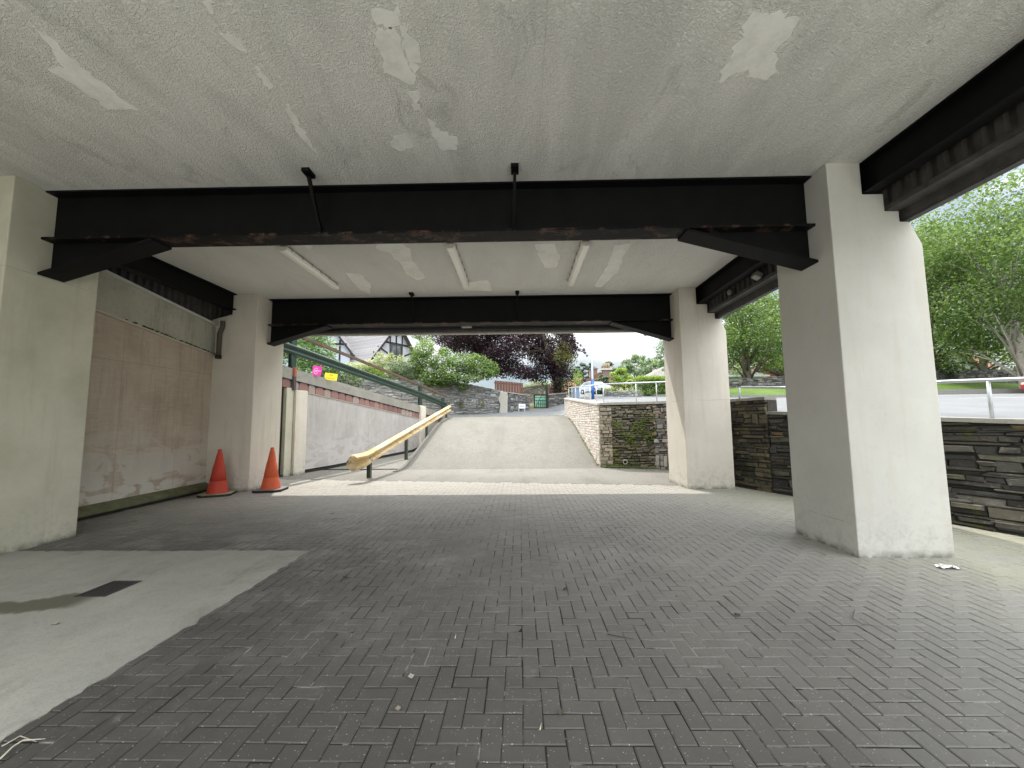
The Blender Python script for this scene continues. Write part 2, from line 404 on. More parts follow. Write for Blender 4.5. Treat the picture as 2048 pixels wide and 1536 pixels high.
mTileG = mat_slate('grey_roof_tiles', (.13, .12, .11), (.18, .168, .155)); mTileB = mat_slate('brown_roof_tiles', (.15, .07, .05), (.2, .095, .07))
mFence = mat_wood('brown_fence_boards', (.10, .045, .032), (.17, .08, .055)); mGlass = mat_glass()
mTyre = mat_basic('tyre_rubber', (.02, .02, .02), .8, .2, 20, .1)

# ------------------------------------------------------------------ world and sun
SUN_EL, SUN_AZ = R(60), R(-28)          # azimuth measured from +Y towards +X
w = bpy.data.worlds.new('World'); scn.world = w; w.use_nodes = True
nt = w.node_tree; bg = nt.nodes['Background']; bg.inputs[1].default_value = .15
sky = nt.nodes.new('ShaderNodeTexSky'); sky.sky_type = 'NISHITA'; sky.sun_disc = False
sky.sun_elevation = SUN_EL; sky.sun_rotation = SUN_AZ; sky.air_density = 1.2; sky.dust_density = 2
tc = nt.nodes.new('ShaderNodeTexCoord'); mp = nt.nodes.new('ShaderNodeMapping'); mp.inputs['Scale'].default_value = (1, 1, 2.6)
nt.links.new(tc.outputs['Generated'], mp.inputs[0])
cn = nt.nodes.new('ShaderNodeTexNoise'); cn.inputs['Scale'].default_value = 2.3; cn.inputs['Detail'].default_value = 9; cn.inputs['Roughness'].default_value = .58
nt.links.new(mp.outputs[0], cn.inputs['Vector'])
def mr(v, a, b, c, d):
    n = nt.nodes.new('ShaderNodeMapRange'); nt.links.new(v, n.inputs[0])
    for i, q in zip((1, 2, 3, 4), (a, b, c, d)): n.inputs[i].default_value = q
    return n.outputs[0]
cov = mr(cn.outputs['Fac'], .40, .54, .2, 1)
sep = nt.nodes.new('ShaderNodeSeparateXYZ'); nt.links.new(tc.outputs['Generated'], sep.inputs[0])
cn2 = nt.nodes.new('ShaderNodeTexNoise'); cn2.inputs['Scale'].default_value = 5; cn2.inputs['Detail'].default_value = 8; nt.links.new(mp.outputs[0], cn2.inputs['Vector'])
# cloud deck: boosted overhead and behind the camera as added fill for the interior
def mth(op, a, b):
    n = nt.nodes.new('ShaderNodeMath'); n.operation = op
    for i, q in enumerate((a, b)):
        if isinstance(q, (int, float)): n.inputs[i].default_value = q
        else: nt.links.new(q, n.inputs[i])
    return n.outputs[0]
lum = mth('MULTIPLY', mr(cn2.outputs['Fac'], .35, .65, .78, 1.1), mth('MULTIPLY', mr(sep.outputs[2], .12, .7, 1., 4.7), mr(sep.outputs[1], -.4, .5, 1.65, 1.)))
cc = nt.nodes.new('ShaderNodeVectorMath'); cc.operation = 'SCALE'; cc.inputs[0].default_value = (6.9, 7.05, 7.15); nt.links.new(lum, cc.inputs['Scale'])
mx = nt.nodes.new('ShaderNodeMix'); mx.data_type = 'RGBA'
sk = nt.nodes.new('ShaderNodeVectorMath'); sk.operation = 'MULTIPLY'; nt.links.new(sky.outputs[0], sk.inputs[0]); sk.inputs[1].default_value = (.42, .56, .70)
nt.links.new(cov, mx.inputs[0]); nt.links.new(sk.outputs[0], mx.inputs[6]); nt.links.new(cc.outputs[0], mx.inputs[7])
nt.links.new(mx.outputs[2], bg.inputs[0])
sd = bpy.data.lights.new('sun', 'SUN'); sun = bpy.data.objects.new('sun', sd); COL.objects.link(sun)
sd.energy = 5.0; sd.angle = R(.8); sd.color = (1, .95, .87)
dv = Vector((math.sin(SUN_AZ)*math.cos(SUN_EL), math.cos(SUN_AZ)*math.cos(SUN_EL), math.sin(SUN_EL)))
sun.rotation_euler = dv.to_track_quat('Z', 'Y').to_euler(); sun.location = (0, 0, 30)
scn.cycles.diffuse_bounces = 10; scn.cycles.max_bounces = 14
scn.view_settings.view_transform = 'Standard'; scn.view_settings.look = 'None'; scn.view_settings.exposure = 0

# ------------------------------------------------------------------ levels
RP = [(13.0, 0), (13.5, .05), (18.6, 1.25), (19.4, 1.41), (20.2, 1.53), (21, 1.62), (22, 1.70), (23.4, 1.78)]
def rampz(y):
    if y <= RP[0][0]: return 0.
    for (a, za), (b, zb) in zip(RP, RP[1:]):
        if y <= b: return za+(zb-za)*(y-a)/(b-a)
    return RP[-1][1]
def sst(t): t = max(0, min(1, t)); return t*t*(3-2*t)
KERB = [(-60+200, 60), (31, 27), (14, 21.5), (10.2, 23.5), (9.2, 32), (10, 60), (12, 140)]
def kerb_dist(x, y):
    best = 1e9; s_ = 1
    for (a, b) in zip(KERB, KERB[1:]):
        A = Vector(a); B = Vector(b); p = Vector((x, y)); t = max(0, min(1, (p-A).dot(B-A)/(B-A).length_squared)); q = A+(B-A)*t
        d = (p-q).length
        if d < best: best = d; cr = (B-A).x*(p-A).y-(B-A).y*(p-A).x; s_ = 1 if cr < 0 else -1
    return best*s_
def T(x, y):
    right = 1.45+.075*(y-5.9)
    if y > 60: right = 1.45+.075*54.1+(y-60)*.085
    if y > 170: right = 1.45+.075*54.1+110*.085+(y-170)*.01
    if y < -5: right = 1.45+.075*(-10.9)
    centre = 1.78+.09*(y-23.4) if y > 23.4 else 1.78
    if y > 40: centre = 1.78+.09*16.6+(y-40)*.08
    if y > 170: centre = 1.78+.09*16.6+130*.08
    left = 1.78 + max(0, 23.4-max(y, 4))*.095
    if y > 23.4: left = centre
    if x < -8: left += (-8-x)*.03 if x > -60 else 1.5
    if y >= 22.9: base = centre+(right-centre)*sst((x-2.2)/3.5)
    elif x > 0: base = right
    else: base = left
    if x > 5:
        d = kerb_dist(x, y)
        if d > 0: base += min(d, 4.)*(.22 if x > 22 else .12)+.06
    return base
WL0 = Vector((-6.75, 11.3)); WL1 = Vector((-4.15, 23.3))        # left retaining wall line
PR = [(2.55, 23.0), (2.55, 13.2), (4.25, 12.72), (4.75, 12.1), (4.85, 9.2), (5.35, 8.0), (6.1, 5.9), (6.9, 3.6), (8.2, -2.), (10, -14)]   # right wall face
def off(line, d):
    out = []
    for i, p in enumerate(line):
        a = Vector(line[max(i-1, 0)]); b = Vector(line[min(i+1, len(line)-1)])
        if 0 < i < len(line)-1:
            n1 = (Vector(p)-a).normalized(); n2 = (b-Vector(p)).normalized(); n1 = Vector((-n1.y, n1.x)); n2 = Vector((-n2.y, n2.x))
            m_ = (n1+n2); m_ = m_/max(.5, m_.length_squared)*2; q = Vector(p)+m_*d
        else:
            n1 = (b-a).normalized(); q = Vector(p)+Vector((-n1.y, n1.x))*d
        out.append((q.x, q.y))
    return out
PRb = off(PR, .3)
HOLE = [(-7.25, -40), (-7.25, 11.3), (WL0.x-.25, WL0.y), (WL1.x-.2, WL1.y), (WL1.x, 23.4), (2.55, 23.4)]+[(PRb[0][0], 23.0)]+PRb[1:]+[(12, -40)]
def inside(p, poly):
    x, y = p; c = False; n = len(poly)
    for i in range(n):
        x1, y1 = poly[i]; x2, y2 = poly[i-1]
        if (y1 > y) != (y2 > y) and x < (x2-x1)*(y-y1)/(y2-y1)+x1: c = not c
    return c
ROADP = [(WL1.x-.1, 23.5), (-5.2, 24.2), (-4.4, 24.9), (-1, 26.6), (.6, 28.9), (2.1, 30.9), (4.2, 31.5), (4.6, 45), (5.5, 60), (7, 140)]+KERB[::-1]+[(140, -60), (12.2, -60)]+[(12.2, -40)]+PRb[::-1]+[(2.6, 23.5)]
def terrain():
    pts = []; edges = []
    def poly(pl, close=True, step=2.5):
        s0 = len(pts); out = []
        n = len(pl)
        for i in range(n if close else n-1):
            a = Vector(pl[i]); b = Vector(pl[(i+1) % n]); k = max(1, int((b-a).length/step))
            for j in range(min(k, 40)): out.append(a+(b-a)*j/min(k, 40))
        if not close: out.append(Vector(pl[-1]))
        for q in out: pts.append(q)
        m = len(out)
        for i in range(m if close else m-1): edges.append((s0+i, s0+(i+1) % m))
    poly(HOLE); poly(ROADP)
    for x in list(range(-40, 61, 2)):
        for y in list(range(-40, 61, 2)): pts.append(Vector((x+.37, y+.21)))
    for x in range(-600, 601, 30):
        for y in range(-600, 901, 30):
            if not (-45 < x < 65 and -45 < y < 65): pts.append(Vector((x, y)))
    v, e, f, *_ = delaunay_2d_cdt(pts, edges, [], 0, 1e-4)
    zs = [T(q.x, q.y) for q in v]
    sets = {'road': [], 'ground': [], 'grass_verge': []}
    for t in f:
        c = sum((v[i] for i in t), Vector((0, 0)))/3
        if inside(c, HOLE): continue
        if inside(c, ROADP): sets['road'].append(t)
        elif c.x > 8 and 0 < kerb_dist(c.x, c.y) < 12 and c.y < 45: sets['grass_verge'].append(t)
        else: sets['ground'].append(t)
    for nm, m in (('road', mAsph), ('ground', mSoil), ('grass_verge', mGrass)):
        b = MB(); b.add([(q.x, q.y, z) for q, z in zip(v, zs)], sets[nm]); b.c = [(1, 1, 1, 1)]*len(v)
        o = b.build(nm, m, kind='structure')
        bm = bmesh.new(); bm.from_mesh(o.data); bmesh.ops.delete(bm, geom=[q for q in bm.verts if not q.link_faces], context='VERTS')
        for fa in bm.faces:
            if fa.normal.z < 0: fa.normal_flip()
        bm.to_mesh(o.data); bm.free()
terrain()

# ------------------------------------------------------------------ floor, apron, ramp
def sheet(name, pts, z, mat, zf=None, **k):
    b = MB(); b.add([(x, y, zf(x, y) if zf else z) for x, y in pts], [tuple(range(len(pts)))]); return b.build(name, mat, kind='structure', **k)
def bound(x): return 10.05-.14*x
sheet('ground_slab', [(-7.25, -3.4), (12, -3.4), (12, 14.5), (-7.25, 14.5)], -.035, mApron)
sheet('bounce_ground', [(-7.25, -40), (12, -40), (12, -3.4), (-7.25, -3.4)], -.033, mBounce)  # unseen ground behind the camera, added as a light reflector
b = MB(); b.box((-7.2, -3.4, -.03), (8.4, 11.2, -.0045)); b.build('joint_sand_bed', mSand, kind='structure')
# herringbone paving: every block a real bevelled block in one sheet
def paving():
    b = MB(); U = .1015; g = .0026; bev = .0052
    def ok(cx, cy):
        if cy > bound(cx) or cy < -3.2 or cx < -7.15: return False
        if cx < -2.62 and cy < 4.75: return False
        if cy < 0.6 and abs(cx) > 3: return False
        lim = PRL(cy)
        return cx < lim+.05
    def PRL(y):
        for (a, b_) in zip(PR[3:], PR[4:]):
            if b_[1] <= y <= a[1]: return a[0]+(b_[0]-a[0])*(a[1]-y)/(a[1]-b_[1])
        return 4.8
    vs = []; fs = []; cs = []
    for i in range(-74, 84):
        for j in range(-33, 110):
            t = (i-j) % 4
            if t == 0: x0, y0, x1, y1 = i*U, j*U, (i+2)*U, (j+1)*U
            elif t == 3: x0, y0, x1, y1 = i*U, j*U, (i+1)*U, (j+2)*U
            else: continue
            cx, cy = (x0+x1)/2, (y0+y1)/2
            if not ok(cx, cy): continue
            dz = random.gauss(0, .0011); ta = random.gauss(0, .007); tb = random.gauss(0, .007)
            jx, jy = random.gauss(0, .0009), random.gauss(0, .0009); ra = random.gauss(0, .006)
            g_ = g
            n = len(vs)
            for (ins, zz) in ((g_, -.03), (g_, -bev*.7), (g_+bev, 0)):
                for (X, Y) in ((x0+ins, y0+ins), (x1-ins, y0+ins), (x1-ins, y1-ins), (x0+ins, y1-ins)):
                    dx, dy = X-cx, Y-cy
                    vs.append((cx+dx-ra*dy+jx, cy+dy+ra*dx+jy, zz+dz+(ta*dx+tb*dy if zz > -.02 else 0)))
            for k in range(2):
                for q in range(4): fs.append((n+k*4+q, n+k*4+(q+1) % 4, n+k*4+4+(q+1) % 4, n+k*4+4+q))
            fs.append((n+8, n+9, n+10, n+11))
            s_ = random.uniform(.88, 1.13); w_ = random.uniform(-.012, .03)
            cs += [(s_*(1+w_), s_, s_*(1-w_*1.3), 1)]*12
    b.v = vs; b.f = fs; b.c = cs; b.m = [0]*len(fs); b.sm = [False]*len(fs)
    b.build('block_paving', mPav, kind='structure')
paving()
# concrete bay on the left, cast around the grating
b = MB(); gx0, gx1, gy0, gy1 = -3.92, -3.64, 3.62, 3.97
X0, X1, Y0, Y1 = -7.2, -2.5, -3.2, 4.87
for (a, c, d, e) in ((X0, Y0, gx0, Y1), (gx1, Y0, X1, Y1), (gx0, Y0, gx1, gy0), (gx0, gy1, gx1, Y1)): b.box((a, c, -.03), (d, e, .004))
r_ = random.Random(9); ed = [(X1+.0, Y0)]
yv = Y0
while yv < Y1-.05: yv += r_.uniform(.03, .09); ed.append((X1+.012+r_.gauss(0, .012), min(yv, Y1)))
xv = X1
while xv > X0+.1: xv -= r_.uniform(.03, .09); ed.append((max(xv, X0), Y1+.01+r_.gauss(0, .012)))
inn = [(X1-.12, Y0)]+[(X1-.12, min(y_, Y1-.12)) for x_, y_ in ed[1:] if x_ > X1-.06]+[(min(x_, X1-.12), Y1-.12) for x_, y_ in ed[1:] if x_ <= X1-.06]
nn_ = len(ed); b.add([(x_, y_, .0055) for x_, y_ in ed]+[(x_, y_, .0055) for x_, y_ in inn]+[(x_, y_, -.02) for x_, y_ in ed], [(i, i+1, nn_+i+1, nn_+i) for i in range(nn_-1)]+[(i, i+1, 2*nn_+i+1, 2*nn_+i) for i in range(nn_-1)])
b.build('concrete_bay', mSlab, kind='structure')
dr = empty('drain_grate', ((gx0+gx1)/2, (gy0+gy1)/2, 0), label='rusty slotted drain grate set in the concrete bay', cat='drain grate')
b = MB()
for a, c in (((gx0, gy0, -.02), (gx1, gy0+.02, .008)), ((gx0, gy1-.02, -.02), (gx1, gy1, .008)), ((gx0, gy0+.02, -.02), (gx0+.02, gy1-.02, .008)), ((gx1-.02, gy0+.02, -.02), (gx1, gy1-.02, .008))): b.box(a, c)
mGrate = mat_basic('grimy_iron', (.04, .036, .036), .75, .4, 20, .4)
part(b, 'frame', mGrate, dr)
b = MB()
for i in range(9):
    x = gx0+.034+i*(gx1-gx0-.068)/8; b.box((x-.007, gy0+.02, -.02), (x+.007, gy1-.02, .004))
b.box((gx0+.02, (gy0+gy1)/2-.008, -.018), (gx1-.02, (gy0+gy1)/2+.008, .001))
part(b, 'bars', mGrate, dr)
# apron + ramp
ap = [(-7.0, bound(-7.0)), (5.3, bound(5.3)), (4.9, 12.3), (4.3, 12.9), (2.6, 13.3), (-6.4, 13.3), (-7.0, 11.5)]
b = MB(); b.add([(x, y, .0) for x, y in ap]+[(x, y, -.03) for x, y in ap], [tuple(range(7))]+[(i, (i+1) % 7, 7+(i+1) % 7, 7+i) for i in range(7)]); b.build('apron', mApron, kind='structure')
def rampleft(y): return -3.75-.0*(y-13) if y < 14 else -3.75-.012*(y-14)
b = MB(); n = 44; vs = []
for i in range(n+1):
    y = 13.0+(23.45-13.0)*i/n
    for k in range(9):
        x = rampleft(y)+(2.56-rampleft(y))*k/8; vs.append((x, y, rampz(y)+.003))
fs = [(i*9+k, i*9+k+1, (i+1)*9+k+1, (i+1)*9+k) for i in range(n) for k in range(8)]
b.smooth = True; b.add(vs, fs); b.build('ramp', mRamp, kind='structure')
def stripz(y): return .0 if y < 13.3 else .02*(y-13.3)+ (.0 if y < 19.5 else (rampz(y)-.12-.02*(y-13.3))*sst((y-19.5)/3.6))
b = MB(); vs = []
for i in range(n+1):
    y = 13.0+(23.45-13.0)*i/n; xl = WL0.x+(WL1.x-WL0.x)*(y-WL0.y)/(WL1.y-WL0.y)-.1
    for k in range(3): x = xl+(rampleft(y)-xl)*k/2; vs.append((x, y, stripz(y)))
b.add(vs, [(i*3+k, i*3+k+1, (i+1)*3+k+1, (i+1)*3+k) for i in range(n) for k in range(2)]); b.build('side_strip', mApron, kind='structure')
b = MB()    # ramp kerb edge
path = [(rampleft(y)-.06, y, 0) for y in np.linspace(12.4, 23.4, 34)]
for p, q in zip(path, path[1:]):
    za, zb = rampz(p[1])+.02, rampz(q[1])+.02; a0, b0 = min(stripz(p[1]), za)-.1, min(stripz(q[1]), zb)-.1
    b.add([(p[0]-.07, p[1], a0), (p[0]+.07, p[1], a0), (p[0]+.07, p[1], za), (p[0]-.07, p[1], za), (q[0]-.07, q[1], b0), (q[0]+.07, q[1], b0), (q[0]+.07, q[1], zb), (q[0]-.07, q[1], zb)],
          [(2, 3, 7, 6), (0, 3, 7, 4), (1, 2, 6, 5)] + ([(0, 1, 2, 3)] if p is path[0] else []))
b.build('ramp_kerb', mRamp, kind='structure')
b = MB()    # joints in the ramp
for x0, x1 in ((-.75, -.95),):
    for i in range(30):
        ya, yb = 13.3+i*10/30, 13.3+(i+1)*10/30; xa, xb = x0+(x1-x0)*i/30, x0+(x1-x0)*(i+1)/30
        b.add([(xa-.012, ya, rampz(ya)+.007), (xa+.012, ya, rampz(ya)+.007), (xb+.012, yb, rampz(yb)+.007), (xb-.012, yb, rampz(yb)+.007)], [(0, 1, 2, 3)], (.13, .125, .11))
b.add([(-3.7, 13.30, .04), (2.55, 13.26, .036), (2.55, 13.268, .037), (-3.7, 13.308, .041)], [(0, 1, 2, 3)], (.09, .085, .07))
b.build('ramp_joint', mTint, kind='structure')

# ------------------------------------------------------------------ building shell
ZC = 4.5
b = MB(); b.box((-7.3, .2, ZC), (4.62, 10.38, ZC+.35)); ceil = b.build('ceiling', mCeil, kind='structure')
def ragged(name, pts, z=ZC-.0022, th=.0022):
    out = []
    for i in range(len(pts)):
        a = Vector(pts[i]); c = Vector(pts[(i+1) % len(pts)]); k = max(2, int((c-a).length/.035))
        for j in range(k): out.append(a+(c-a)*j/k+Vector((random.gauss(0, .015), random.gauss(0, .015))))
    b = MB(); n = len(out); b.add([(p.x, p.y, z) for p in out]+[(p.x, p.y, z+th) for p in out], [tuple(range(n))]+[(i, (i+1) % n, n+(i+1) % n, n+i) for i in range(n)])
    o = b.build(name, mPatch); o.parent = ceil; return o
def zc_pt(px, py):
    d = fw + rt2*((px-1024)/FPX) - up2*((py-768)/FPX); q = CAM+d*((ZC-1.5)/d.z); return (q.x, q.y)
for pl in ([(1500, 30), (1540, 22), (1600, 32), (1585, 60), (1570, 85), (1550, 100), (1552, 145), (1530, 160), (1495, 155), (1500, 140), (1470, 150), (1437, 165), (1440, 145), (1465, 110), (1485, 60)],
           [(750, 20), (795, 15), (800, 45), (775, 55), (752, 45)], [(745, 62), (790, 60), (808, 100), (830, 160), (826, 166), (795, 160), (770, 145), (765, 120), (750, 85)], [(798, 50), (812, 55), (838, 95), (842, 125), (830, 150), (815, 110)],
           [(815, 180), (835, 180), (842, 222), (830, 222)], [(858, 235), (880, 260), (915, 275), (910, 300), (880, 300), (865, 270)],
           [(65, 50), (110, 85), (180, 145), (275, 218), (220, 220), (180, 190), (140, 165), (95, 140), (120, 130), (100, 95)],
           [(402, 0), (415, 0), (428, 28), (420, 28)], [(450, 70), (485, 75), (490, 98), (475, 98)], [(505, 132), (520, 132), (548, 176), (535, 180)],
           [(563, 198), (575, 205), (610, 265), (640, 310), (628, 305), (600, 270)], [(785, 270), (810, 268), (830, 295), (800, 300), (780, 292)],
           [(750, 487), (800, 485), (820, 497), (822, 515), (852, 555), (835, 560), (812, 548), (800, 525), (775, 505), (755, 500)],
           [(1068, 488), (1112, 486), (1112, 497), (1122, 512), (1110, 535), (1090, 536), (1078, 510)], [(1230, 490), (1262, 488), (1245, 515), (1240, 540), (1200, 575), (1188, 572), (1215, 530)],
           [(690, 545), (722, 548), (728, 556), (742, 570), (740, 588), (720, 580)], [(915, 565), (975, 560), (985, 582), (930, 580)], [(600, 485), (628, 487), (625, 498), (612, 498)]):
    ragged('plaster_patch', [zc_pt(*p) for p in pl])

CX = ((3.64, 4.66), (-7.1, -6.05)); CYN = (4.586, 5.6); CYF = (9.05, 10.15)
def column(name_lab, xs, ys, right, mat):
    x0, x1 = xs; b = MB()
    if right: prof = [(x0, -.03), (x1, -.03), (x1, 3.49), (4.54, 3.765), (4.43, 3.77), (4.43, 3.90), (4.27, 3.90), (4.27, 4.11), (4.03, 4.11), (4.03, ZC+.002), (x0, ZC+.002)]
    else: prof = [(x0, -.03), (x1, -.03), (x1, ZC+.002), (x1-.58, ZC+.002), (x1-.58, 4.02), (x0, 3.9)]
    b.prism(prof, ys[0], ys[1])
    o = b.build('column', mat, bevel=.012, label=name_lab, cat='column', group='rendered columns under the deck')
    return o
column('near right column, its outer face bluish white and stained', CX[0], CYN, True, mColRN)
column('far right column beside the mossy stone wall', CX[0], CYF, True, mColRF)
column('near left column cut off by the left edge of the photo', CX[1], (4.5, 5.55), False, mColL)
column('far left column behind the two orange cones', CX[1], (9.05, 10.15), False, mCol)

def ibeam_x(lab, y, xl, xr, hl, hr):
    e = empty('steel_beam', ((xl+xr)/2, y+.15, 3.85), label=lab, cat='steel beam', group='haunched black cross beams')
    zt, zb, t = ZC-.004, 3.88, .02
    b = MB(); yc = y+.15
    b.box((xl, yc-.01, zb), (xr, yc+.01, zt-t)); b.box((xl, y, zt-t), (xr, y+.3, zt)); part(b, 'web', mSteel, e)
    b = MB(); b.box((xl, y, zb-t-.01), (xr, y+.3, zb)); part(b, 'bottom_flange', mRust, e)
    for sx, (xc, xin) in ((-1, (xl, hl)), (1, (xr, hr))):
        zlo = 3.42
        b = MB(); b.prism([(xc, zb-.032), (xin, zb-.032), (xc, zlo)], yc-.01, yc+.01)
        dx = xc-xin; L = math.hypot(dx, zb-zlo); nx, nz = (zb-zlo)/L*(1 if dx > 0 else -1), -1*abs(dx)/L
        off_ = .022; s_ = 1 if dx < 0 else -1
        b.prism([(xin, zb-.031), (xc, zlo), (xc, zlo-.03), (xin, zb-.061)], y, y+.3)
        part(b, 'haunch', mSteel, e)
    return e
ibeam_x('nearer black cross beam with rust along its bottom flange', 4.82, -6.05, 3.64, -4.62, 2.08)
ibeam_x('farther black cross beam framing the view of the ramp', 9.45, -6.05, 3.64, -4.62, 2.2)

# edge beams and fascias along the two sides
def side_edge(x, s, lab1, lab2, y0, y1):
    for i, (a, c) in enumerate(((-.8, 5.1), (5.1, 10.1)) if s > 0 else ((-.8, 4.5), (5.55, 9.05))):
        e = empty('edge_beam', (x, (a+c)/2, 4.3), label=lab1[i], cat='edge beam', group='edge beams along the sides of the deck')
        zb = 4.12
        b = MB(); b.box((x-.008, a, zb+.02), (x+.008, c, ZC-.02)); part(b, 'web', mSteel, e)
        b = MB(); b.box((x-.09*(1 if s > 0 else 1), a, zb), (x+.09, c, zb+.02)); b.box((x-.09, a, ZC-.024), (x+.09, c, ZC-.004)); part(b, 'flange', mSteel, e)
side_edge(4.13, 1, ('black edge beam over the near right opening', 'black edge beam between the two right columns'), None, -.8, 9.05)
side_edge(-6.63, -1, ('black edge beam left of the camera, in front of the near left column', 'black edge beam over the stained board wall'), None, -.8, 9.05)
mSheet = mat_basic('dull_profiled_sheet', (.07, .065, .058), .7, .4, 4, .2, dirt=(.03, .03, .028))
mChan = mat_basic('grimy_channel', (.075, .072, .068), .6, .4, 5, .2, dirt=(.02, .02, .02))
for i, (a, c) in enumerate(((-.8, 5.1), (5.1, 10.29))):
    e = empty('fascia', (4.45, (a+c)/2, 3.9), label=('soffit fascia of ribbed sheet above the near right opening', 'soffit fascia of ribbed sheet between the right columns, with two small fittings')[i], cat='fascia', group='ribbed fascias on the road side')
    b = MB(); y = a; vs = []
    pr = []
    while y < c: pr += [(4.33, y), (4.33, y+.07), (4.37, y+.085), (4.37, y+.155)]; y += .17
    pr = [p for p in pr if p[1] <= c]
    vs = [(x_, y_, 3.93) for x_, y_ in pr]+[(x_-.02, y_, 4.44) for x_, y_ in pr]; m_ = len(pr)
    b.add(vs, [(k, k+1, m_+k+1, m_+k) for k in range(m_-1)]); part(b, 'ribbed_sheet', mSheet, e, solid=.003)
    b = MB(); b.box((4.29, a, 3.905), (4.47, c, 3.925)); b.box((4.29, a, 3.925), (4.305, c, 3.965)); b.box((4.47, a, 3.80), (4.485, c, 3.925)); b.box((4.485, a, 3.775), (4.57, c, 3.80)); b.box((4.55, a, 3.80), (4.57, c, ZC+.35)); part(b, 'channel', mChan, e)
for k, (yy, lab) in enumerate(((8.0, 'small round sensor on the right fascia nearer the far column'), (7.05, 'small white floodlight on the right fascia near the front column'))):
    e = empty('wall_light' if k else 'sensor', (4.27, yy, 4.05), label=lab, cat='light' if k else 'sensor')
    b = MB(); b.box((4.30, yy-.05, 4.0), (4.34, yy+.05, 4.12), (.05, .05, .05)); part(b, 'bracket', mTint, e)
    b = MB(); m_ = Matrix.Translation((4.22, yy, 4.04)) @ Matrix.Rotation(.5, 4, 'Y')
    if k: b.box((-.05, -.075, -.05), (.07, .075, .045), (.30, .295, .27), mat=m_); part(b, 'lamp_head', mTint, e, bevel=.01)
    else: b.lathe([(0, -.05), (.035, -.045), (.045, -.015), (.042, .03), (0, .04)], 16, (4.23, yy, 4.04), (.22, .215, .2)); part(b, 'housing', mTint, e)

# far outer fascia with channels
e = empty('fascia', (-1.2, 10.3, 4), label='outer fascia with layered channels beyond the farther cross beam', cat='fascia')
b = MB(); b.box((-7.3, 10.30, 3.86), (4.62, 10.34, ZC-.002), (.05, .05, .05)); part(b, 'panel', mTint, e)
b = MB(); b.box((-7.3, 10.12, 3.93), (4.62, 10.30, 3.96)); b.box((-7.3, 10.20, 3.80), (4.62, 10.36, 3.86)); part(b, 'channel', mChan, e)
b = MB(); b.box((-7.3, 10.34, 3.77), (4.62, 10.42, 3.80), (.5, .48, .42)); part(b, 'drip_edge', mTint, e)
e = empty('bulkhead_light', (-1.33, 10.08, 3.88), label='small grey bulkhead light above the middle of the ramp', cat='light')
b = MB(); b.box((-1.43, 10.04, 3.955), (-1.23, 10.119, 4.02), (.12, .12, .11)); part(b, 'base', mTint, e, bevel=.008)
b = MB(); b.box((-1.46, 10.02, 3.87), (-1.20, 10.11, 3.953), (.42, .41, .36)); part(b, 'cover', mTint, e, bevel=.015)

# ceiling hangers
HL = ('hanger bracket left of the middle on the nearer beam', 'hanger bracket at the middle of the nearer beam', 'hanger bracket left of the middle on the farther beam', 'hanger bracket at the middle of the farther beam')
for k, (x, yb) in enumerate(((-2.5, 4.82), (-.03, 4.82), (-2.5, 9.45), (-.03, 9.45))):
    e = empty('hanger_bracket', (x, yb-.3, ZC), label='black steel '+HL[k], cat='bracket', group='hanger brackets on the cross beams')
    b = MB(); b.box((x-.045, yb-.36, ZC-.045), (x+.045, yb-.20, ZC)); part(b, 'plate', mSteel, e)
    b = MB(); b.bar((x, yb-.27, ZC-.06), (x-.03, yb+.12, 3.95), .035, .05); part(b, 'strut', mSteel, e)

# fluorescent battens
def batten():
    e = empty('fluorescent_light', (0, 0, ZC))
    b = MB(); b.box((-.055, -.98, -.035), (.055, .98, 0), (.32, .31, .27)); o = b.build('housing', mTint, e, bevel=.006)
    b = MB(); pr = [(-.08, -.035), (-.076, -.085), (-.045, -.115), (.045, -.115), (.076, -.085), (.08, -.035)]
    b.prism(pr, -1.0, 1.0, c=(.92, .91, .84)); b.build('diffuser', mGloss, e, bevel=.006)
    for yy in np.linspace(-.85, .85, 6):
        b = MB()
        b.box((-.092, yy-.02, -.06), (-.0805, yy+.02, -.015), (.42, .41, .37)); b.build('clip', mTint, e)
        b = MB(); b.box((.0805, yy-.02, -.06), (.092, yy+.02, -.015), (.42, .41, .37)); b.build('clip', mTint, e)
    return e
LL = ('leftmost of the three long fluorescent lights on the ceiling', 'middle one of the three long fluorescent lights on the ceiling', 'rightmost of the three long fluorescent lights on the ceiling')
p0 = batten()
for k, x in enumerate((-3.97, -1.14, 1.13)):
    o = p0 if k == 0 else copy_tree(p0)
    o.location = (x, 7.49, ZC-.002); tag(o, LL[k], 'light', 'fluorescent ceiling lights')

# left wall of the undercroft
def wt(y): return 4.095-.1237*(y-6.445)
lw = empty('retaining_wall', (-7.05, 7, 0), label='stained board and concrete wall along the left side under the deck', cat='wall')
def strip_yz(b, x, ys, z0, z1, th, c=(1, 1, 1)):
    for a, d in zip(ys, ys[1:]):
        b.add([(x, a, z0(a)), (x, d, z0(d)), (x, d, z1(d)), (x, a, z1(a)), (x-th, a, z0(a)), (x-th, d, z0(d)), (x-th, d, z1(d)), (x-th, a, z1(a))],
              [(0, 1, 2, 3), (7, 6, 5, 4), (3, 2, 6, 7), (0, 4, 5, 1), (0, 3, 7, 4), (1, 5, 6, 2)], c)
ys = [-1, 4.5, 9.4, 11.35]
b = MB(); strip_yz(b, -7.03, ys[:4], lambda y: .2, lambda y: wt(y)-.70, .2); part(b, 'board', mPly, lw)
b = MB(); strip_yz(b, -7.0, ys[:4], lambda y: wt(y)-.69, lambda y: wt(y)-.03, .22); part(b, 'concrete_band', mBand, lw)
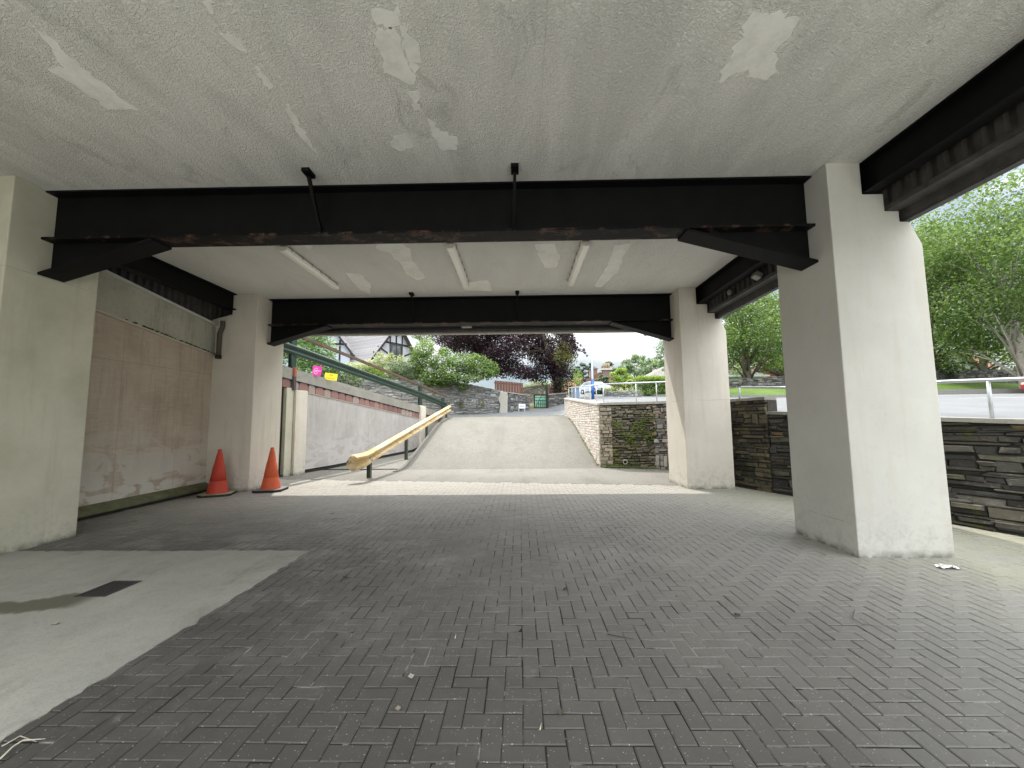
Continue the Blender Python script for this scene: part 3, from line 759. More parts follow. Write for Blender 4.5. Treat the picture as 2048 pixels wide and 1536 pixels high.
b = MB(); strip_yz(b, -6.985, ys[:4], lambda y: wt(y)-.72, lambda y: wt(y)-.685, .04, (.50, .47, .38)); part(b, 'timber_lip', mTint, lw)
b = MB(); strip_yz(b, -6.95, ys[:4], lambda y: wt(y)-.03, lambda y: wt(y)+.02, .2, (.55, .55, .52)); part(b, 'top_strip', mGloss, lw)
b = MB()
vs = [(-6.88, -1, .10), (-6.88, 9.5, .14), (-7.03, 9.5, .215), (-7.03, -1, .18), (-6.88, -1, .04), (-6.88, 9.5, .07), (-7.1, 9.5, .07), (-7.1, -1, .04)]
b.add(vs, [(0, 1, 2, 3), (4, 5, 1, 0), (7, 6, 5, 4)]); part(b, 'ledge', mMossy, lw)
b = MB(); b.box((-7.2, -1, -.03), (-6.95, 9.8, .06)); part(b, 'plinth', mRecess, lw)
# moss clumps growing in the crack under the band
b = MB()
for k in range(90):
    y = random.choice([random.uniform(7.2, 9.3), random.uniform(6.9, 9.3)]); z = wt(y)-.675
    r_ = random.uniform(.012, .035); q = Matrix.Translation((-6.99, y, z)) @ Matrix.Scale(1, 4)
    b.lathe([(0, -r_*.3), (r_, 0), (r_*.7, r_*.5), (0, r_*.7)], 6, (-6.99, y, z), (.05, .05, .02))
part(b, 'moss', mTint, lw)
# dark ribbed sheet above the wall
e = empty('ribbed_panel', (-7.1, 7, 4.1), label='dark ribbed sheet between the left wall and the deck', cat='panel')
b = MB(); pr = []; y = -1
while y < 10.1: pr += [(-7.06, y), (-7.06, y+.06), (-7.11, y+.08), (-7.11, y+.14)]; y += .16
m_ = len(pr); b.add([(x, y, 3.3) for x, y in pr]+[(x, y, ZC) for x, y in pr], [(k, k+1, m_+k+1, m_+k) for k in range(m_-1)]); part(b, 'sheet', mSheet, e, solid=.003)
e = empty('rainwater_pipe', (-6.9, 8.9, 0), label='blackened rainwater pipe stub in the corner behind the left cone', cat='pipe')
b = MB(); b.tube([(-6.8, 8.99, 3.85), (-6.8, 8.99, 3.7), (-6.86, 8.99, 3.55), (-6.86, 8.99, 3.0)], .05, 10, (.10, .09, .07)); part(b, 'pipe', mTint, e)
b = MB(); b.tube([(-6.86, 8.99, 3.06), (-6.86, 8.99, 2.98)], .065, 10, (.03, .028, .02)); part(b, 'collar', mTint, e)

# ------------------------------------------------------------------ stone wall generator
def rubble(b, line, z0, z1, course=(.045, .11), width=(.14, .5), pal=None, depth=.05, proud=.02, big=.0, jitter=.01, gap=.008, seed=1, flip=1, kv=(.65, 1.3), wav=.018):
    r_ = random.Random(seed); seg = []; L = 0
    pts = [Vector(p) for p in line]
    for p, q in zip(pts, pts[1:]): seg.append((L, p, q)); L += (q-p).length
    def pos(s):
        s = max(0, min(L, s))
        for (l0, p, q) in reversed(seg):
            if s >= l0-1e-6:
                d = (q-p).normalized(); return p+d*(s-l0), Vector((-d.y, d.x))*flip
        return pts[0], Vector((0, 1))
    zmin = min(z0(0), z0(L)); zmax = max(z1(s) for s in np.linspace(0, L, 12))
    z = zmin; row = 0
    while z < zmax:
        h = r_.uniform(*course)
        if r_.random() < big: h *= r_.uniform(1.5, 2.2)
        s = -r_.uniform(0, width[1])
        while s < L:
            wd = r_.uniform(*width)*(1.2 if h < .07 else .8)
            a, c = max(0, s), min(L, s+wd); s += wd
            if c-a < .03: continue
            hh = [h]
            if h > .1 and r_.random() < .35: hh = [h*.5, h*.5]
            zz = z
            for h1 in hh:
                mid = (a+c)/2; lo, hi = zz, zz+h1; zz += h1
                # gentle course waviness
                wv = wav*math.sin(mid*2.1+row*.7)+wav*.5*math.sin(mid*5.3+row*1.9)
                lo_, hi_ = max(lo+wv, z0(mid)), min(hi+wv, z1(mid))
                if hi_-lo_ < .018: continue
                cl = r_.choice(pal); k = r_.uniform(*kv); cl = tuple(q*k for q in cl)
                pr_ = r_.gauss(0, proud*.6)
                g = gap*r_.uniform(.5, 1.5); ins = min(.012, (hi_-lo_)*.25)
                vs = []
                def J(m=1): return r_.gauss(0, jitter*m)
                cor = [(a+g, lo_+g*.6), (c-g, lo_+g*.6), (c-g, hi_-g*.6), (a+g, hi_-g*.6)]
                cor = [(u_+J(), w_+J(.5)) for u_, w_ in cor]
                cs_ = sum(q[0] for q in cor)/4; cz = sum(q[1] for q in cor)/4
                for (k1, dd) in ((1., depth), (1., .008), (None, 0)):
                    for (u_, w_) in cor:
                        if k1 is None:
                            u2 = u_+(ins if u_ < cs_ else -ins); w2 = w_+(ins*.8 if w_ < cz else -ins*.8); d2 = -pr_-abs(J(.5))-.01
                        else: u2, w2, d2 = u_, w_, dd-pr_*(.6 if dd < .02 else 0)
                        p, n_ = pos(u2); q = p+n_*d2; vs.append((q.x, q.y, w2))
                fs = []
                for kk in (0, 4):
                    for i in range(4): fs.append((kk+i, kk+(i+1) % 4, kk+4+(i+1) % 4, kk+4+i))
                fs.append((8, 9, 10, 11)); b.add(vs, fs, cl)
        z += h; row += 1
def wallcore(b, line, z0, z1, d0, d1, flip=1, c=(1, 1, 1)):
    pts = [Vector(p) for p in line]
    o0 = off([tuple(p) for p in pts], d0*flip); o1 = off([tuple(p) for p in pts], d1*flip)
    Ls = [0]
    for p, q in zip(pts, pts[1:]): Ls.append(Ls[-1]+(q-p).length)
    n = len(pts); vs = []
    for i in range(n): vs += [(*o0[i], z0(Ls[i])), (*o0[i], z1(Ls[i])), (*o1[i], z1(Ls[i])), (*o1[i], z0(Ls[i]))]
    fs = [(i*4+k, i*4+(k+1) % 4, i*4+4+(k+1) % 4, i*4+4+k) for i in range(n-1) for k in range(4)]+[(0, 1, 2, 3), ((n-1)*4+3, (n-1)*4+2, (n-1)*4+1, (n-1)*4)]
    b.add(vs, fs, c)
def interp(tab):
    def f(s):
        if s <= tab[0][0]: return tab[0][1]
        for (a, za), (c, zc_) in zip(tab, tab[1:]):
            if s <= c: return za+(zc_-za)*(s-a)/max(1e-6, c-a)
        return tab[-1][1]
    return f
DARK = [(.055, .052, .046), (.07, .066, .058), (.085, .08, .07), (.11, .105, .09), (.06, .06, .06), (.14, .13, .10), (.09, .085, .06)]
DARKB = DARK*3+[(.20, .14, .075), (.20, .19, .16)]
GREY = [(.26, .27, .28), (.32, .33, .34), (.21, .22, .225), (.38, .37, .35), (.28, .26, .235)]
PALE = [(.60, .53, .45), (.52, .46, .39), (.66, .60, .53), (.56, .48, .43), (.62, .58, .52)]
MOSS = [(.16, .14, .10), (.21, .18, .13), (.12, .11, .085), (.25, .22, .17), (.17, .16, .12), (.09, .085, .07)]

# right-hand walls: pale block wall up the ramp, mossy corner, dark wall behind the columns
def wall(lab, line, z0, z1, mStone, mCore, cop=None, copw=(-.05, .34), copt=.07, thick=.3, name='stone_wall', copc=mCop, **k):
    e = empty(name, (*line[0], 0), label=lab, cat='wall')
    b = MB(); rubble(b, line, z0, z1, **k); part(b, 'stones', mStone, e)
    b = MB(); wallcore(b, line, lambda s: z0(s)-.05, lambda s: z1(s)-.004, .03, thick, k.get('flip', 1)); part(b, 'core', mCore, e)
    if cop:
        b = MB(); wallcore(b, line, lambda s: z1(s), lambda s: z1(s)+copt, copw[0], copw[1], k.get('flip', 1)); part(b, 'coping', copc, e)
    return e
rline = [PR[1], PR[0]]
wall('pale coursed block wall rising along the right side of the ramp', rline, lambda s: rampz(13.2+s)-.03, lambda s: 2.0+.0735*s, mBlock, mMortarP, cop=True, flip=-1,
     course=(.085, .10), width=(.16, .34), pal=PALE, proud=.006, jitter=.005, gap=.006, seed=3, kv=(.86, 1.1), wav=.004, copc=mat_concrete('pale_coping', (.42, .39, .33), (.55, .52, .45), (.30, .28, .22)))
e = wall('mossy rubble wall with a drain hole at the foot of the ramp', [(2.6, 13.2), (4.25, 12.72)], lambda s: -.02, lambda s: 2.0, mStoneM, mMortar, cop=True, copw=(-.06, .26), copt=.075,
         course=(.035, .085), width=(.09, .34), pal=MOSS, proud=.022, jitter=.011, seed=5, kv=(.75, 1.2), wav=.025)
b = MB(); rubble(b, [(2.56, 13.19), (2.95, 13.08)], lambda s: 0, lambda s: 1.97, course=(.085, .12), width=(.2, .36), pal=[(.34, .29, .22), (.40, .35, .27), (.30, .27, .20)], proud=.004, depth=.02, jitter=.006, seed=8); part(b, 'quoins', mStoneC, e)
wall('lighter rubble wall between the mossy wall and the far right column', [(4.17, 12.76), (4.75, 12.1), (4.86, 10.3)], lambda s: -.02, lambda s: 2.0, mStoneC, mMortar, cop=True, copw=(-.05, .26), copt=.075,
     course=(.07, .16), width=(.12, .42), pal=[(.20, .19, .17), (.26, .24, .21), (.13, .13, .125), (.34, .32, .28), (.22, .15, .12)], proud=.03, big=.25, jitter=.012, seed=13)
wall('dark rubble pier against the far right column', [(4.80, 9.95), (4.83, 9.3), (5.13, 8.52)], lambda s: -.02, lambda s: 1.90, mStoneN, mMortar, cop=True, copw=(-.05, .3), copt=.06,
     course=(.045, .10), width=(.12, .45), pal=[(.09, .085, .05), (.13, .12, .08), (.07, .065, .055), (.16, .13, .09)], proud=.022, big=.1, jitter=.010, seed=17)
nl = [(5.14, 8.50), (5.36, 8.0), (6.12, 5.9), (6.9, 3.6), (8.2, -2.)]
wall('long dark slate rubble wall curving behind the near right column', nl, lambda s: -.02, interp([(0, 1.60), (2.8, 1.44), (6, 1.30), (14, 1.0)]), mStoneN, mMortar, cop=True, copw=(-.07, .3), copt=.06,
     course=(.025, .085), width=(.18, .62), pal=DARKB, proud=.03, big=.2, jitter=.015, gap=.004, seed=21)
# pipe in mossy wall
pp = at(1248, 921, 13.0); e = empty('drain_pipe', pp, label='pale round drain pipe end low in the mossy wall', cat='pipe')
b = MB(); d = Vector((.27, .96, 0)); a0 = Vector((3.28, 12.9, .2))
b.tube([a0, a0+d*.4], .07, 16, (.45, .42, .34), cap=False); b.tube([a0, a0+d*.4], .055, 16, (.02, .02, .02), cap=False)
nrm = d
ring = []
for k in range(16):
    t = 2*math.pi*k/16; u_ = Vector((d.y, -d.x, 0))*math.cos(t)+Vector((0, 0, 1))*math.sin(t); ring.append(u_)
b.add([a0+u_*.07 for u_ in ring]+[a0+u_*.053 for u_ in ring], [(k, (k+1) % 16, 16+(k+1) % 16, 16+k) for k in range(16)], (.55, .52, .45))
b.add([a0+d*.2+u_*.06 for u_ in ring], [tuple(range(16))], (.005, .005, .005)); part(b, 'pipe', mTint, e)

# ------------------------------------------------------------------ left exterior wall (parapet, brick band, boards)
def lp(s, d=0.):       # point along the left wall at distance s, d out towards the ramp
    dr_ = (WL1-WL0).normalized(); q = WL0+dr_*s+Vector((dr_.y, -dr_.x))*d; return q
LW = (WL1-WL0).length
def ctop(s): return 3.13-(3.13-1.92)*s/LW
le = empty('retaining_wall', (WL0.x, WL0.y, 0), label='boarded retaining wall with concrete coping sloping down beside the ramp', cat='wall')
def lstrip(b, s0, s1, d0, d1, z0, z1, n=8, c=(1, 1, 1)):
    vs = []
    for i in range(n+1):
        s = s0+(s1-s0)*i/n; a, c_ = lp(s, d0), lp(s, d1)
        vs += [(a.x, a.y, z0(s)), (a.x, a.y, z1(s)), (c_.x, c_.y, z1(s)), (c_.x, c_.y, z0(s))]
    b.add(vs, [(i*4+k, i*4+(k+1) % 4, i*4+4+(k+1) % 4, i*4+4+k) for i in range(n) for k in range(4)]+[(0, 1, 2, 3), (n*4+3, n*4+2, n*4+1, n*4)], c)
b = MB(); lstrip(b, -.6, LW, -.2, .06, lambda s: ctop(s)-.33, ctop); part(b, 'coping', mCop, le)
b = MB(); lstrip(b, .9, LW-.3, -.1, .03, lambda s: stripz(lp(s).y)+.10, lambda s: max(stripz(lp(s).y)+.12, ctop(s)-.60)); part(b, 'board', mPlyG, le)
b = MB(); lstrip(b, -.6, LW, -.2, -.05, lambda s: stripz(lp(s).y)-.1, lambda s: ctop(s)-.275); part(b, 'core', mRecess, le)
b = MB(); lstrip(b, .7, LW-.3, -.02, .05, lambda s: max(stripz(lp(s).y)+.14, ctop(s)-.62), lambda s: max(stripz(lp(s).y)+.17, ctop(s)-.595), c=(.42, .38, .30)); part(b, 'timber_lip', mTint, le)
b = MB()           # rounded red bricks under the coping
s = .0; r_ = random.Random(4)
while s < LW-.5:
    wd = r_.uniform(.30, .42); zlo, zhi = ctop(s)-.59, ctop(s)-.335-r_.uniform(.01, .04)
    k = r_.uniform(.7, 1.2); cl = (.27*k, .155*k, .14*k) if r_.random() < .7 else (.33, .26, .235)
    prof = [(s+.012, zlo), (s+wd-.012, zlo-.03), (s+wd-.012, zhi-.07), (s+wd*.75, zhi-.02), (s+wd*.4, zhi), (s+wd*.12, zhi-.02), (s+.012, zhi-.06)]
    vs = []
    for dd in (-.05, .025):
        for (a, z) in prof: q = lp(a, dd); vs.append((q.x, q.y, z))
    m_ = len(prof); b.add(vs, [tuple(range(m_)), tuple(range(2*m_-1, m_-1, -1))]+[(i, (i+1) % m_, m_+(i+1) % m_, m_+i) for i in range(m_)], cl); s += wd
part(b, 'red_bricks', mTint, le, bevel=.012)
b = MB(); lstrip(b, -.5, LW-.6, -.05, .05, lambda s: stripz(lp(s).y)-.03, lambda s: stripz(lp(s).y)+.06); part(b, 'plinth', mRecess, le)
for s0, s1, zt, nm in ((.42, .88, 2.47, 0), (8.6, 9.1, None, 1)):
    b = MB(); lstrip(b, s0, s1, -.12, .14, lambda s: stripz(lp(s).y)-.02, lambda s: (zt if zt else ctop(s)+.03), n=1, c=(1, 1, 1)); part(b, 'pilaster', mCol, le, bevel=.01)
b = MB(); lstrip(b, .14, .40, -.12, .06, lambda s: 0, lambda s: 2.52, n=1); part(b, 'pilaster', mColL, le)
b = MB(); lstrip(b, -.35, .0, -.3, -.02, lambda s: 0, lambda s: 2.6, n=1, c=(.5, .5, .48)); part(b, 'flashing', mGloss, le)

# green railing on the coping
def wprof(h=.155, d=.08): return [(0, h), (.015, h*.95), (d, h*.66), (d, h*.46), (.012, .022), (.0, 0), (.012, -.022), (d, -h*.46), (d, -h*.66), (.015, -h*.95), (0, -h)]
gr = empty('railing', (lp(.25).x, lp(.25).y, 3), label='green crash rail and handrail on posts along the left parapet', cat='railing')
def gpost(s, ztop, w=.14, zb=None):
    q = lp(s, -.02); e_ = MB(); zb = ctop(s)-.0 if zb is None else zb
    dr_ = (WL1-WL0).normalized(); m_ = Matrix.Translation((q.x, q.y, 0)) @ Matrix.Rotation(math.atan2(dr_.y, dr_.x), 4, 'Z')
    e_.box((-.008, -w/2, zb), (.008, w/2, ztop), mat=m_); e_.box((-.07, -w/2-.008, zb), (.07, -w/2, ztop), mat=m_); e_.box((-.07, w/2, zb), (.07, w/2+.008, ztop), mat=m_)
    part(e_, 'post', mGreen, gr)
gpost(.38, 4.12); gpost(8.75, 3.28); gpost(11.6, 2.86)
q = lp(.38, .075); b = MB(); b.box((q.x-.03, q.y-.06, 2.46), (q.x+.03, q.y+.06, 2.86), (.08, .075, .07)); b.box((q.x-.025, q.y-.05, 2.86), (q.x+.035, q.y+.05, 3.13), (.36, .10, .06)); part(b, 'anchor_plate', mTint, gr)
b = MB(); hz = interp([(-1, 4.24), (.38, 4.14), (8.75, 3.32), (12.1, 2.94)])
b.sweep([(-.04, -.045), (.04, -.045), (.04, .045), (-.04, .045)], [(*lp(s, 0), hz(s)) for s in np.linspace(-1.2, 12.1, 12)], closed=True)
part(b, 'handrail', mat_basic('rusty_brown_rail', (.13, .075, .055), .6, .35, 5, .3, dirt=(.05, .10, .08)), gr)
b = MB(); tz = interp([(-1, 3.74), (.38, 3.64), (8.75, 2.82), (11.6, 2.46)]); b.smooth = True
pth = [(*lp(s, .05), tz(s)) for s in np.linspace(-1.2, 11.9, 30)]
b.sweep(wprof(.155, .085), pth, side_sign=1); part(b, 'crash_rail', mGreen, gr, solid=.006)

# yellow crash barrier at the left edge of the ramp
gd = empty('crash_barrier', (-4.0, 12, 0), label='low yellow crash barrier with chipped paint up the left edge of the ramp', cat='crash barrier')
gp = [(10.25, .49), (22.4, 2.24)]
gz = interp(gp)
def gx(y): return -4.05-.0*(y-11)+.012*(y-11)
ysr = list(np.linspace(10.25, 10.9, 8))+list(np.linspace(11.1, 22.4, 34))
sc = [((1+.3*max(0, (10.75-y)/.5)), 1+.16*max(0, (10.9-y)/.65)**.8) for y in ysr]
pa = [(gx(y)-.15*max(0, (10.6-y)/.35)**2, y, gz(y)) for y in ysr]
b = MB(); b.sweep(wprof(.175, .105), pa, side_sign=1, scale=sc); part(b, 'rail', mGuard, gd, solid=.008)
b = MB(); b.smooth = True        # bull nose closing the near end
cx0, cy0, cz0 = pa[0]; prof = wprof(.175*sc[0][1], .105*sc[0][0]); vs = []
for i in range(7):
    t = i/6*math.pi*.62
    for (a, z) in prof: vs.append((cx0-.02*i+a*(1-.09*i), cy0-.13*math.sin(i/6*math.pi/2), cz0+z*math.cos(i/6*math.pi/2*.93)))
m_ = len(prof); b.add(vs, [(i*m_+j, i*m_+j+1, (i+1)*m_+j+1, (i+1)*m_+j) for i in range(6) for j in range(m_-1)]); part(b, 'end_flare', mGuard, gd, solid=.01)
mPostG = mat_basic('dull_green_post', (.10, .115, .085), .6, .4, 6, .3, dirt=(.05, .045, .03))
for y in (11.15, 14.6, 17.6, 20.2, 22.0):
    x = gx(y)-.085; zb = -.02 if y < 13.3 else min(rampz(y), stripz(y)+.3)-.15
    b = MB(); b.box((x-.05, y-.006, zb), (x+.05, y+.006, gz(y)+.12)); b.box((x-.05, y-.06, zb), (x-.042, y+.06, gz(y)+.12)); b.box((x+.042, y-.06, zb), (x+.05, y+.06, gz(y)+.12)); part(b, 'post', mPostG, gd)

# pink and yellow plates on the parapet
def plate(name, lab, s, w, h, zoff, col, marks, tilt):
    q = lp(s, .03); dr_ = (WL1-WL0).normalized(); zb = ctop(s)+zoff
    e = empty(name, (q.x, q.y, zb), label=lab, cat='sign')
    # faces the camera side, leaning with the coping
    m_ = Matrix.Translation((q.x, q.y, zb)) @ Matrix.Rotation(math.atan2(.45, .9), 4, 'Z') @ Matrix.Rotation(tilt, 4, 'Y')
    b = MB(); b.box((0, 0, 0), (w, .006, h), col, mat=m_); part(b, 'panel', mGloss, e)
    for nm, b in marks(m_): part(b, nm, mGloss, e)
    return e
def pinkm(m_):
    b = MB()
    c_ = (.85, .62, .80); hx = [(.10, .235), (.045, .18), (.045, .09), (.10, .035), (.155, .09)]
    def ln(p, q, t=.014):
        nonlocal b
        d = Vector((q[0]-p[0], q[1]-p[1])); n_ = Vector((-d.y, d.x)).normalized()*t/2
        b.add([m_ @ Vector((p[0]+n_.x, -.003, p[1]+n_.y)), m_ @ Vector((q[0]+n_.x, -.003, q[1]+n_.y)), m_ @ Vector((q[0]-n_.x, -.003, q[1]-n_.y)), m_ @ Vector((p[0]-n_.x, -.003, p[1]-n_.y))], [(0, 1, 2, 3)], c_)
    for p, q in zip(hx, hx[1:]): ln(p, q)
    ln((.10, .235), (.155, .19)); b0 = b; b = MB(); ln((.075, .155), (.225, .145), .022); ln((.075, .115), (.15, .11), .016); return [('emblem', b0), ('lettering', b)]
def yelm(m_):
    b = MB(); l_ = MB()
    c_ = (.45, .40, .02)
    pr = [(.19+.042*math.cos(t), .155+.042*math.sin(t)) for t in np.linspace(-.5, math.pi+.5, 11)]
    for p, q in zip(pr, pr[1:]):
        d = Vector((q[0]-p[0], q[1]-p[1])); n_ = Vector((-d.y, d.x)).normalized()*.006
        b.add([m_ @ Vector((p[0]+n_.x, -.003, p[1]+n_.y)), m_ @ Vector((q[0]+n_.x, -.003, q[1]+n_.y)), m_ @ Vector((q[0]-n_.x, -.003, q[1]-n_.y)), m_ @ Vector((p[0]-n_.x, -.003, p[1]-n_.y))], [(0, 1, 2, 3)], c_)
    b.box((.175, -.003, .13), (.205, .0, .165), c_, mat=m_); x = .04
    for k in range(9): l_.box((x, -.003, .048), (x+.024, .0, .072), c_, mat=m_); x += .033
    return [('emblem', b), ('lettering', l_)]
plate('notice_plate', 'square pink plate with a white hexagon mark on the parapet', 1.15, .26, .30, -.02, (.80, .06, .42), pinkm, .10)
plate('notice_plate', 'yellow plate with a small round mark on the parapet, right of the pink one', 1.72, .38, .23, -.05, (.85, .74, .05), yelm, .10)

# ------------------------------------------------------------------ cones
def cone(x, y, rz, lab, base, tone):
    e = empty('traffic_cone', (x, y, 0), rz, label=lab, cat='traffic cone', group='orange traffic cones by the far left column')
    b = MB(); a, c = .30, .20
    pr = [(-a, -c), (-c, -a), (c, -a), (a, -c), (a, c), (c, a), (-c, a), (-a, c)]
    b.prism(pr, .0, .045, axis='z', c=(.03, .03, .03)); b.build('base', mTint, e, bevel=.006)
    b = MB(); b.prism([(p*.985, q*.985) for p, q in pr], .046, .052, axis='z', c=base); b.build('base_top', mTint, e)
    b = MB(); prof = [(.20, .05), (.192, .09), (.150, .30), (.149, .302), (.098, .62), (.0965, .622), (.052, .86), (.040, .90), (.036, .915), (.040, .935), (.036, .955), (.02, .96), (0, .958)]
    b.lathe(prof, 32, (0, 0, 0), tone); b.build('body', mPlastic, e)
    b = MB(); b.lathe([(.149, .302), (.1515, .303), (.101, .62), (.0975, .622)], 32, (0, 0, 0), tuple(q*.92 for q in tone)); b.build('sleeve', mPlastic, e)
c1 = at(452, 983, 8.75)
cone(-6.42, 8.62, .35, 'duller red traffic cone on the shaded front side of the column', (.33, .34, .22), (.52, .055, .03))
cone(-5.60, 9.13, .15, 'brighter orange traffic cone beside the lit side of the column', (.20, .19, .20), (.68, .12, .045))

# ------------------------------------------------------------------ litter on the floor
def onfloor(px, py):
    d = fw + rt2*((px-1024)/FPX) - up2*((py-768)/FPX); q = CAM-d*(1.5/d.z); return q.x, q.y
def dry_leaf(px, py, s, lab, col):
    x, y = onfloor(px, py); b = MB(); n = 7; vs = []
    for i in range(n):
        t = i/(n-1); w_ = math.sin(math.pi*t)**.8*.35
        for k in (-1, 0, 1): vs.append(((t-.5)*s, k*w_*s, .004+s*(.10*abs(k)*math.sin(t*5)+.18*(t-.5)**2)+.03*s*random.random()))
    b.add(vs, [(i*3+k, i*3+k+1, i*3+k+4, i*3+k+3) for i in range(n-1) for k in range(2)], col)
    o = b.build('dead_leaf', mTint, solid=.0012, label=lab, cat='leaf', group='dead leaves on the paving'); o.location = (x, y, .004); o.rotation_euler = (0, 0, random.uniform(0, 6)); return o
for px, py, s, lab, col in ((822, 1355, .055, 'pale curled dead leaf low in the middle of the paving', (.42, .38, .32)), (796, 1420, .045, 'brown dead leaf just below the pale curled one', (.28, .24, .18)),
        (1121, 1428, .05, 'dark dead leaf at the bottom, right of centre', (.10, .08, .06)), (690, 1155, .07, 'dark dead leaf near the corner of the concrete bay', (.05, .04, .03)),
        (665, 1028, .07, 'dark dead leaf ahead of the sunlit edge, left of centre', (.06, .05, .04)), (1130, 1180, .05, 'dark crumb of dead leaf midway across the paving', (.05, .045, .04)),
        (1475, 1232, .06, 'small dark dead leaf on the right half of the paving', (.06, .05, .04)), (170, 1047, .08, 'yellowish dead leaf by the foot of the near left column', (.45, .43, .28)),
        (220, 1040, .07, 'small yellowish dead leaf farther out from the left column', (.42, .42, .3)), (418, 1010, .06, 'pale dead leaf in front of the left cone', (.45, .43, .38)),
        (110, 1250, .06, 'tan dead leaf on the concrete beside the wet trail', (.36, .31, .22))):
    dry_leaf(px, py, s, lab, col)
def twig(pxs, lab, col, rad=.003):
    pts = [(*onfloor(*p), .012+random.uniform(0, .006)) for p in pxs]; b = MB(); b.tube(pts, [rad]*(len(pts)-1)+[rad*.4], 6, col)
    return b.build('twig', mTint, label=lab, cat='twig', group='twigs and stalks on the paving')
twig([(1080, 1465), (1083, 1452)], 'short straw coloured stalk at the bottom centre', (.6, .55, .36))
twig([(910, 1282), (912, 1272)], 'tiny white stalk left of centre', (.6, .6, .5))
twig([(709, 1218), (714, 1210), (722, 1212)], 'small hooked twig left of centre', (.14, .12, .10), .004)
twig([(1215, 1272), (1240, 1278), (1268, 1282)], 'thin dark twig right of centre', (.05, .045, .04))
twig([(1710, 1222), (1706, 1240), (1725, 1252), (1765, 1258)], 'long curved thin twig on the right paving', (.12, .11, .10))
twig([(0, 1525), (25, 1500), (45, 1488), (90, 1483)], 'pale dry grass stalk at the bottom left corner', (.45, .42, .33), .004)
twig([(3, 1500), (40, 1478), (72, 1490)], 'second dry grass stalk at the bottom left, nearer the concrete', (.36, .34, .28), .003)
x, y = onfloor(1898, 1137); b = MB(); vs = []; r_ = random.Random(2)
for i in range(7):
    for k in range(5): vs.append((x-.10+i*.032+r_.uniform(-.01, .01), y-.04+k*.02+r_.uniform(-.006, .006), .008+r_.uniform(0, .028)))
b.add(vs, [(i*5+k, i*5+k+1, (i+1)*5+k+1, (i+1)*5+k) for i in range(6) for k in range(4)], (.7, .7, .68))
t = NT('crumpled_foil'); mFoil = t.out(t.attr(), .25, .5, .8)
b.build('foil_wrapper', mFoil, label='crumpled silver wrapper on the paving beyond the near right column', cat='litter')

# ------------------------------------------------------------------ vegetation
LEAFC = {}
def leafmat(k):
    pal = {'green': ((.032, .070, .018), (.17, .255, .075)), 'bright': ((.06, .12, .015), (.24, .34, .055)), 'deep': ((.012, .032, .012), (.06, .10, .03)),
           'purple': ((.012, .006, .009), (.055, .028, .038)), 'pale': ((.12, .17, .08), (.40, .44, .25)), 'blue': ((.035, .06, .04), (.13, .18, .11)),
           'far': ((.07, .12, .075), (.20, .28, .15)), 'fardark': ((.06, .09, .075), (.13, .18, .135)), 'holly': ((.05, .065, .02), (.20, .20, .06)), 'fern': ((.05, .10, .03), (.22, .34, .14)),  # far kinds paled: distance haze mixed into the leaf colour
           'rust': ((.06, .02, .015), (.16, .06, .04))}
    if k not in LEAFC: LEAFC[k] = mat_leaf('leaves_'+k, *pal[k], trans=.12 if k == 'purple' else .35)
    return LEAFC[k]
def leaves(name, clumps, kind, size, parent, droop=.0, asp=.55, seed=1, flat=.5, lite=None):
    """clumps: (centre, (rx,ry,rz), count). Each leaf is its own small pointed face."""
    r = np.random.default_rng(seed); P_ = []; C_ = []
    for (c, rad, n) in clumps:
        n = int(n); v = r.normal(size=(n, 3)); v /= np.linalg.norm(v, axis=1)[:, None]
        # lumpy radius: sub-lobes make light and dark pockets
        lob = r.normal(size=(9, 3)); lob /= np.linalg.norm(lob, axis=1)[:, None]
        m = np.max(v @ lob.T, axis=1)
        rr = (r.uniform(.12, 1, n)**.42)*(.86+.36*np.clip((m-.45)/.5, 0, 1))*(1+r.normal(0, .07, n))
        p = v*rr[:, None]*np.array(rad)+np.array(c)
        p[:, 2] -= droop*np.abs(r.normal(0, .5, n))*rad[2]
        P_.append(p)
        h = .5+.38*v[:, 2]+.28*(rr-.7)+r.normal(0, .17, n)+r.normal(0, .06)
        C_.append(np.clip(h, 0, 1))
    P_ = np.concatenate(P_); C_ = np.concatenate(C_); N = len(P_)
    nrm = r.normal(size=(N, 3)); nrm[:, 2] = np.abs(nrm[:, 2])+flat; nrm /= np.linalg.norm(nrm, axis=1)[:, None]
    t = r.normal(size=(N, 3)); t -= nrm*np.sum(t*nrm, axis=1)[:, None]; t /= np.linalg.norm(t, axis=1)[:, None]
    if droop: t[:, 2] -= droop*1.2; t /= np.linalg.norm(t, axis=1)[:, None]
    s_ = np.cross(nrm, t); L = size*r.uniform(.6, 1.35, N)[:, None]
    V = np.stack([P_-t*L*.5, P_+s_*L*asp*.5, P_+t*L*.5+nrm*L*.06, P_-s_*L*asp*.5], 1).reshape(-1, 3).astype(np.float32)
    me = bpy.data.meshes.new(name); me.vertices.add(4*N); me.vertices.foreach_set('co', V.ravel())
    me.loops.add(4*N); me.loops.foreach_set('vertex_index', np.arange(4*N, dtype=np.int32)); me.polygons.add(N)
    me.polygons.foreach_set('loop_start', np.arange(0, 4*N, 4, dtype=np.int32)); me.polygons.foreach_set('loop_total', np.full(N, 4, dtype=np.int32))
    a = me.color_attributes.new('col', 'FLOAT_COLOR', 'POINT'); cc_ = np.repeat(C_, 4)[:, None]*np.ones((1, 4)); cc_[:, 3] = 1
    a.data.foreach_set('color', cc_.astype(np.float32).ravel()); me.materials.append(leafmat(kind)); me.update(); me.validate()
    o = bpy.data.objects.new(name, me); COL.objects.link(o); return child_at(o, parent)

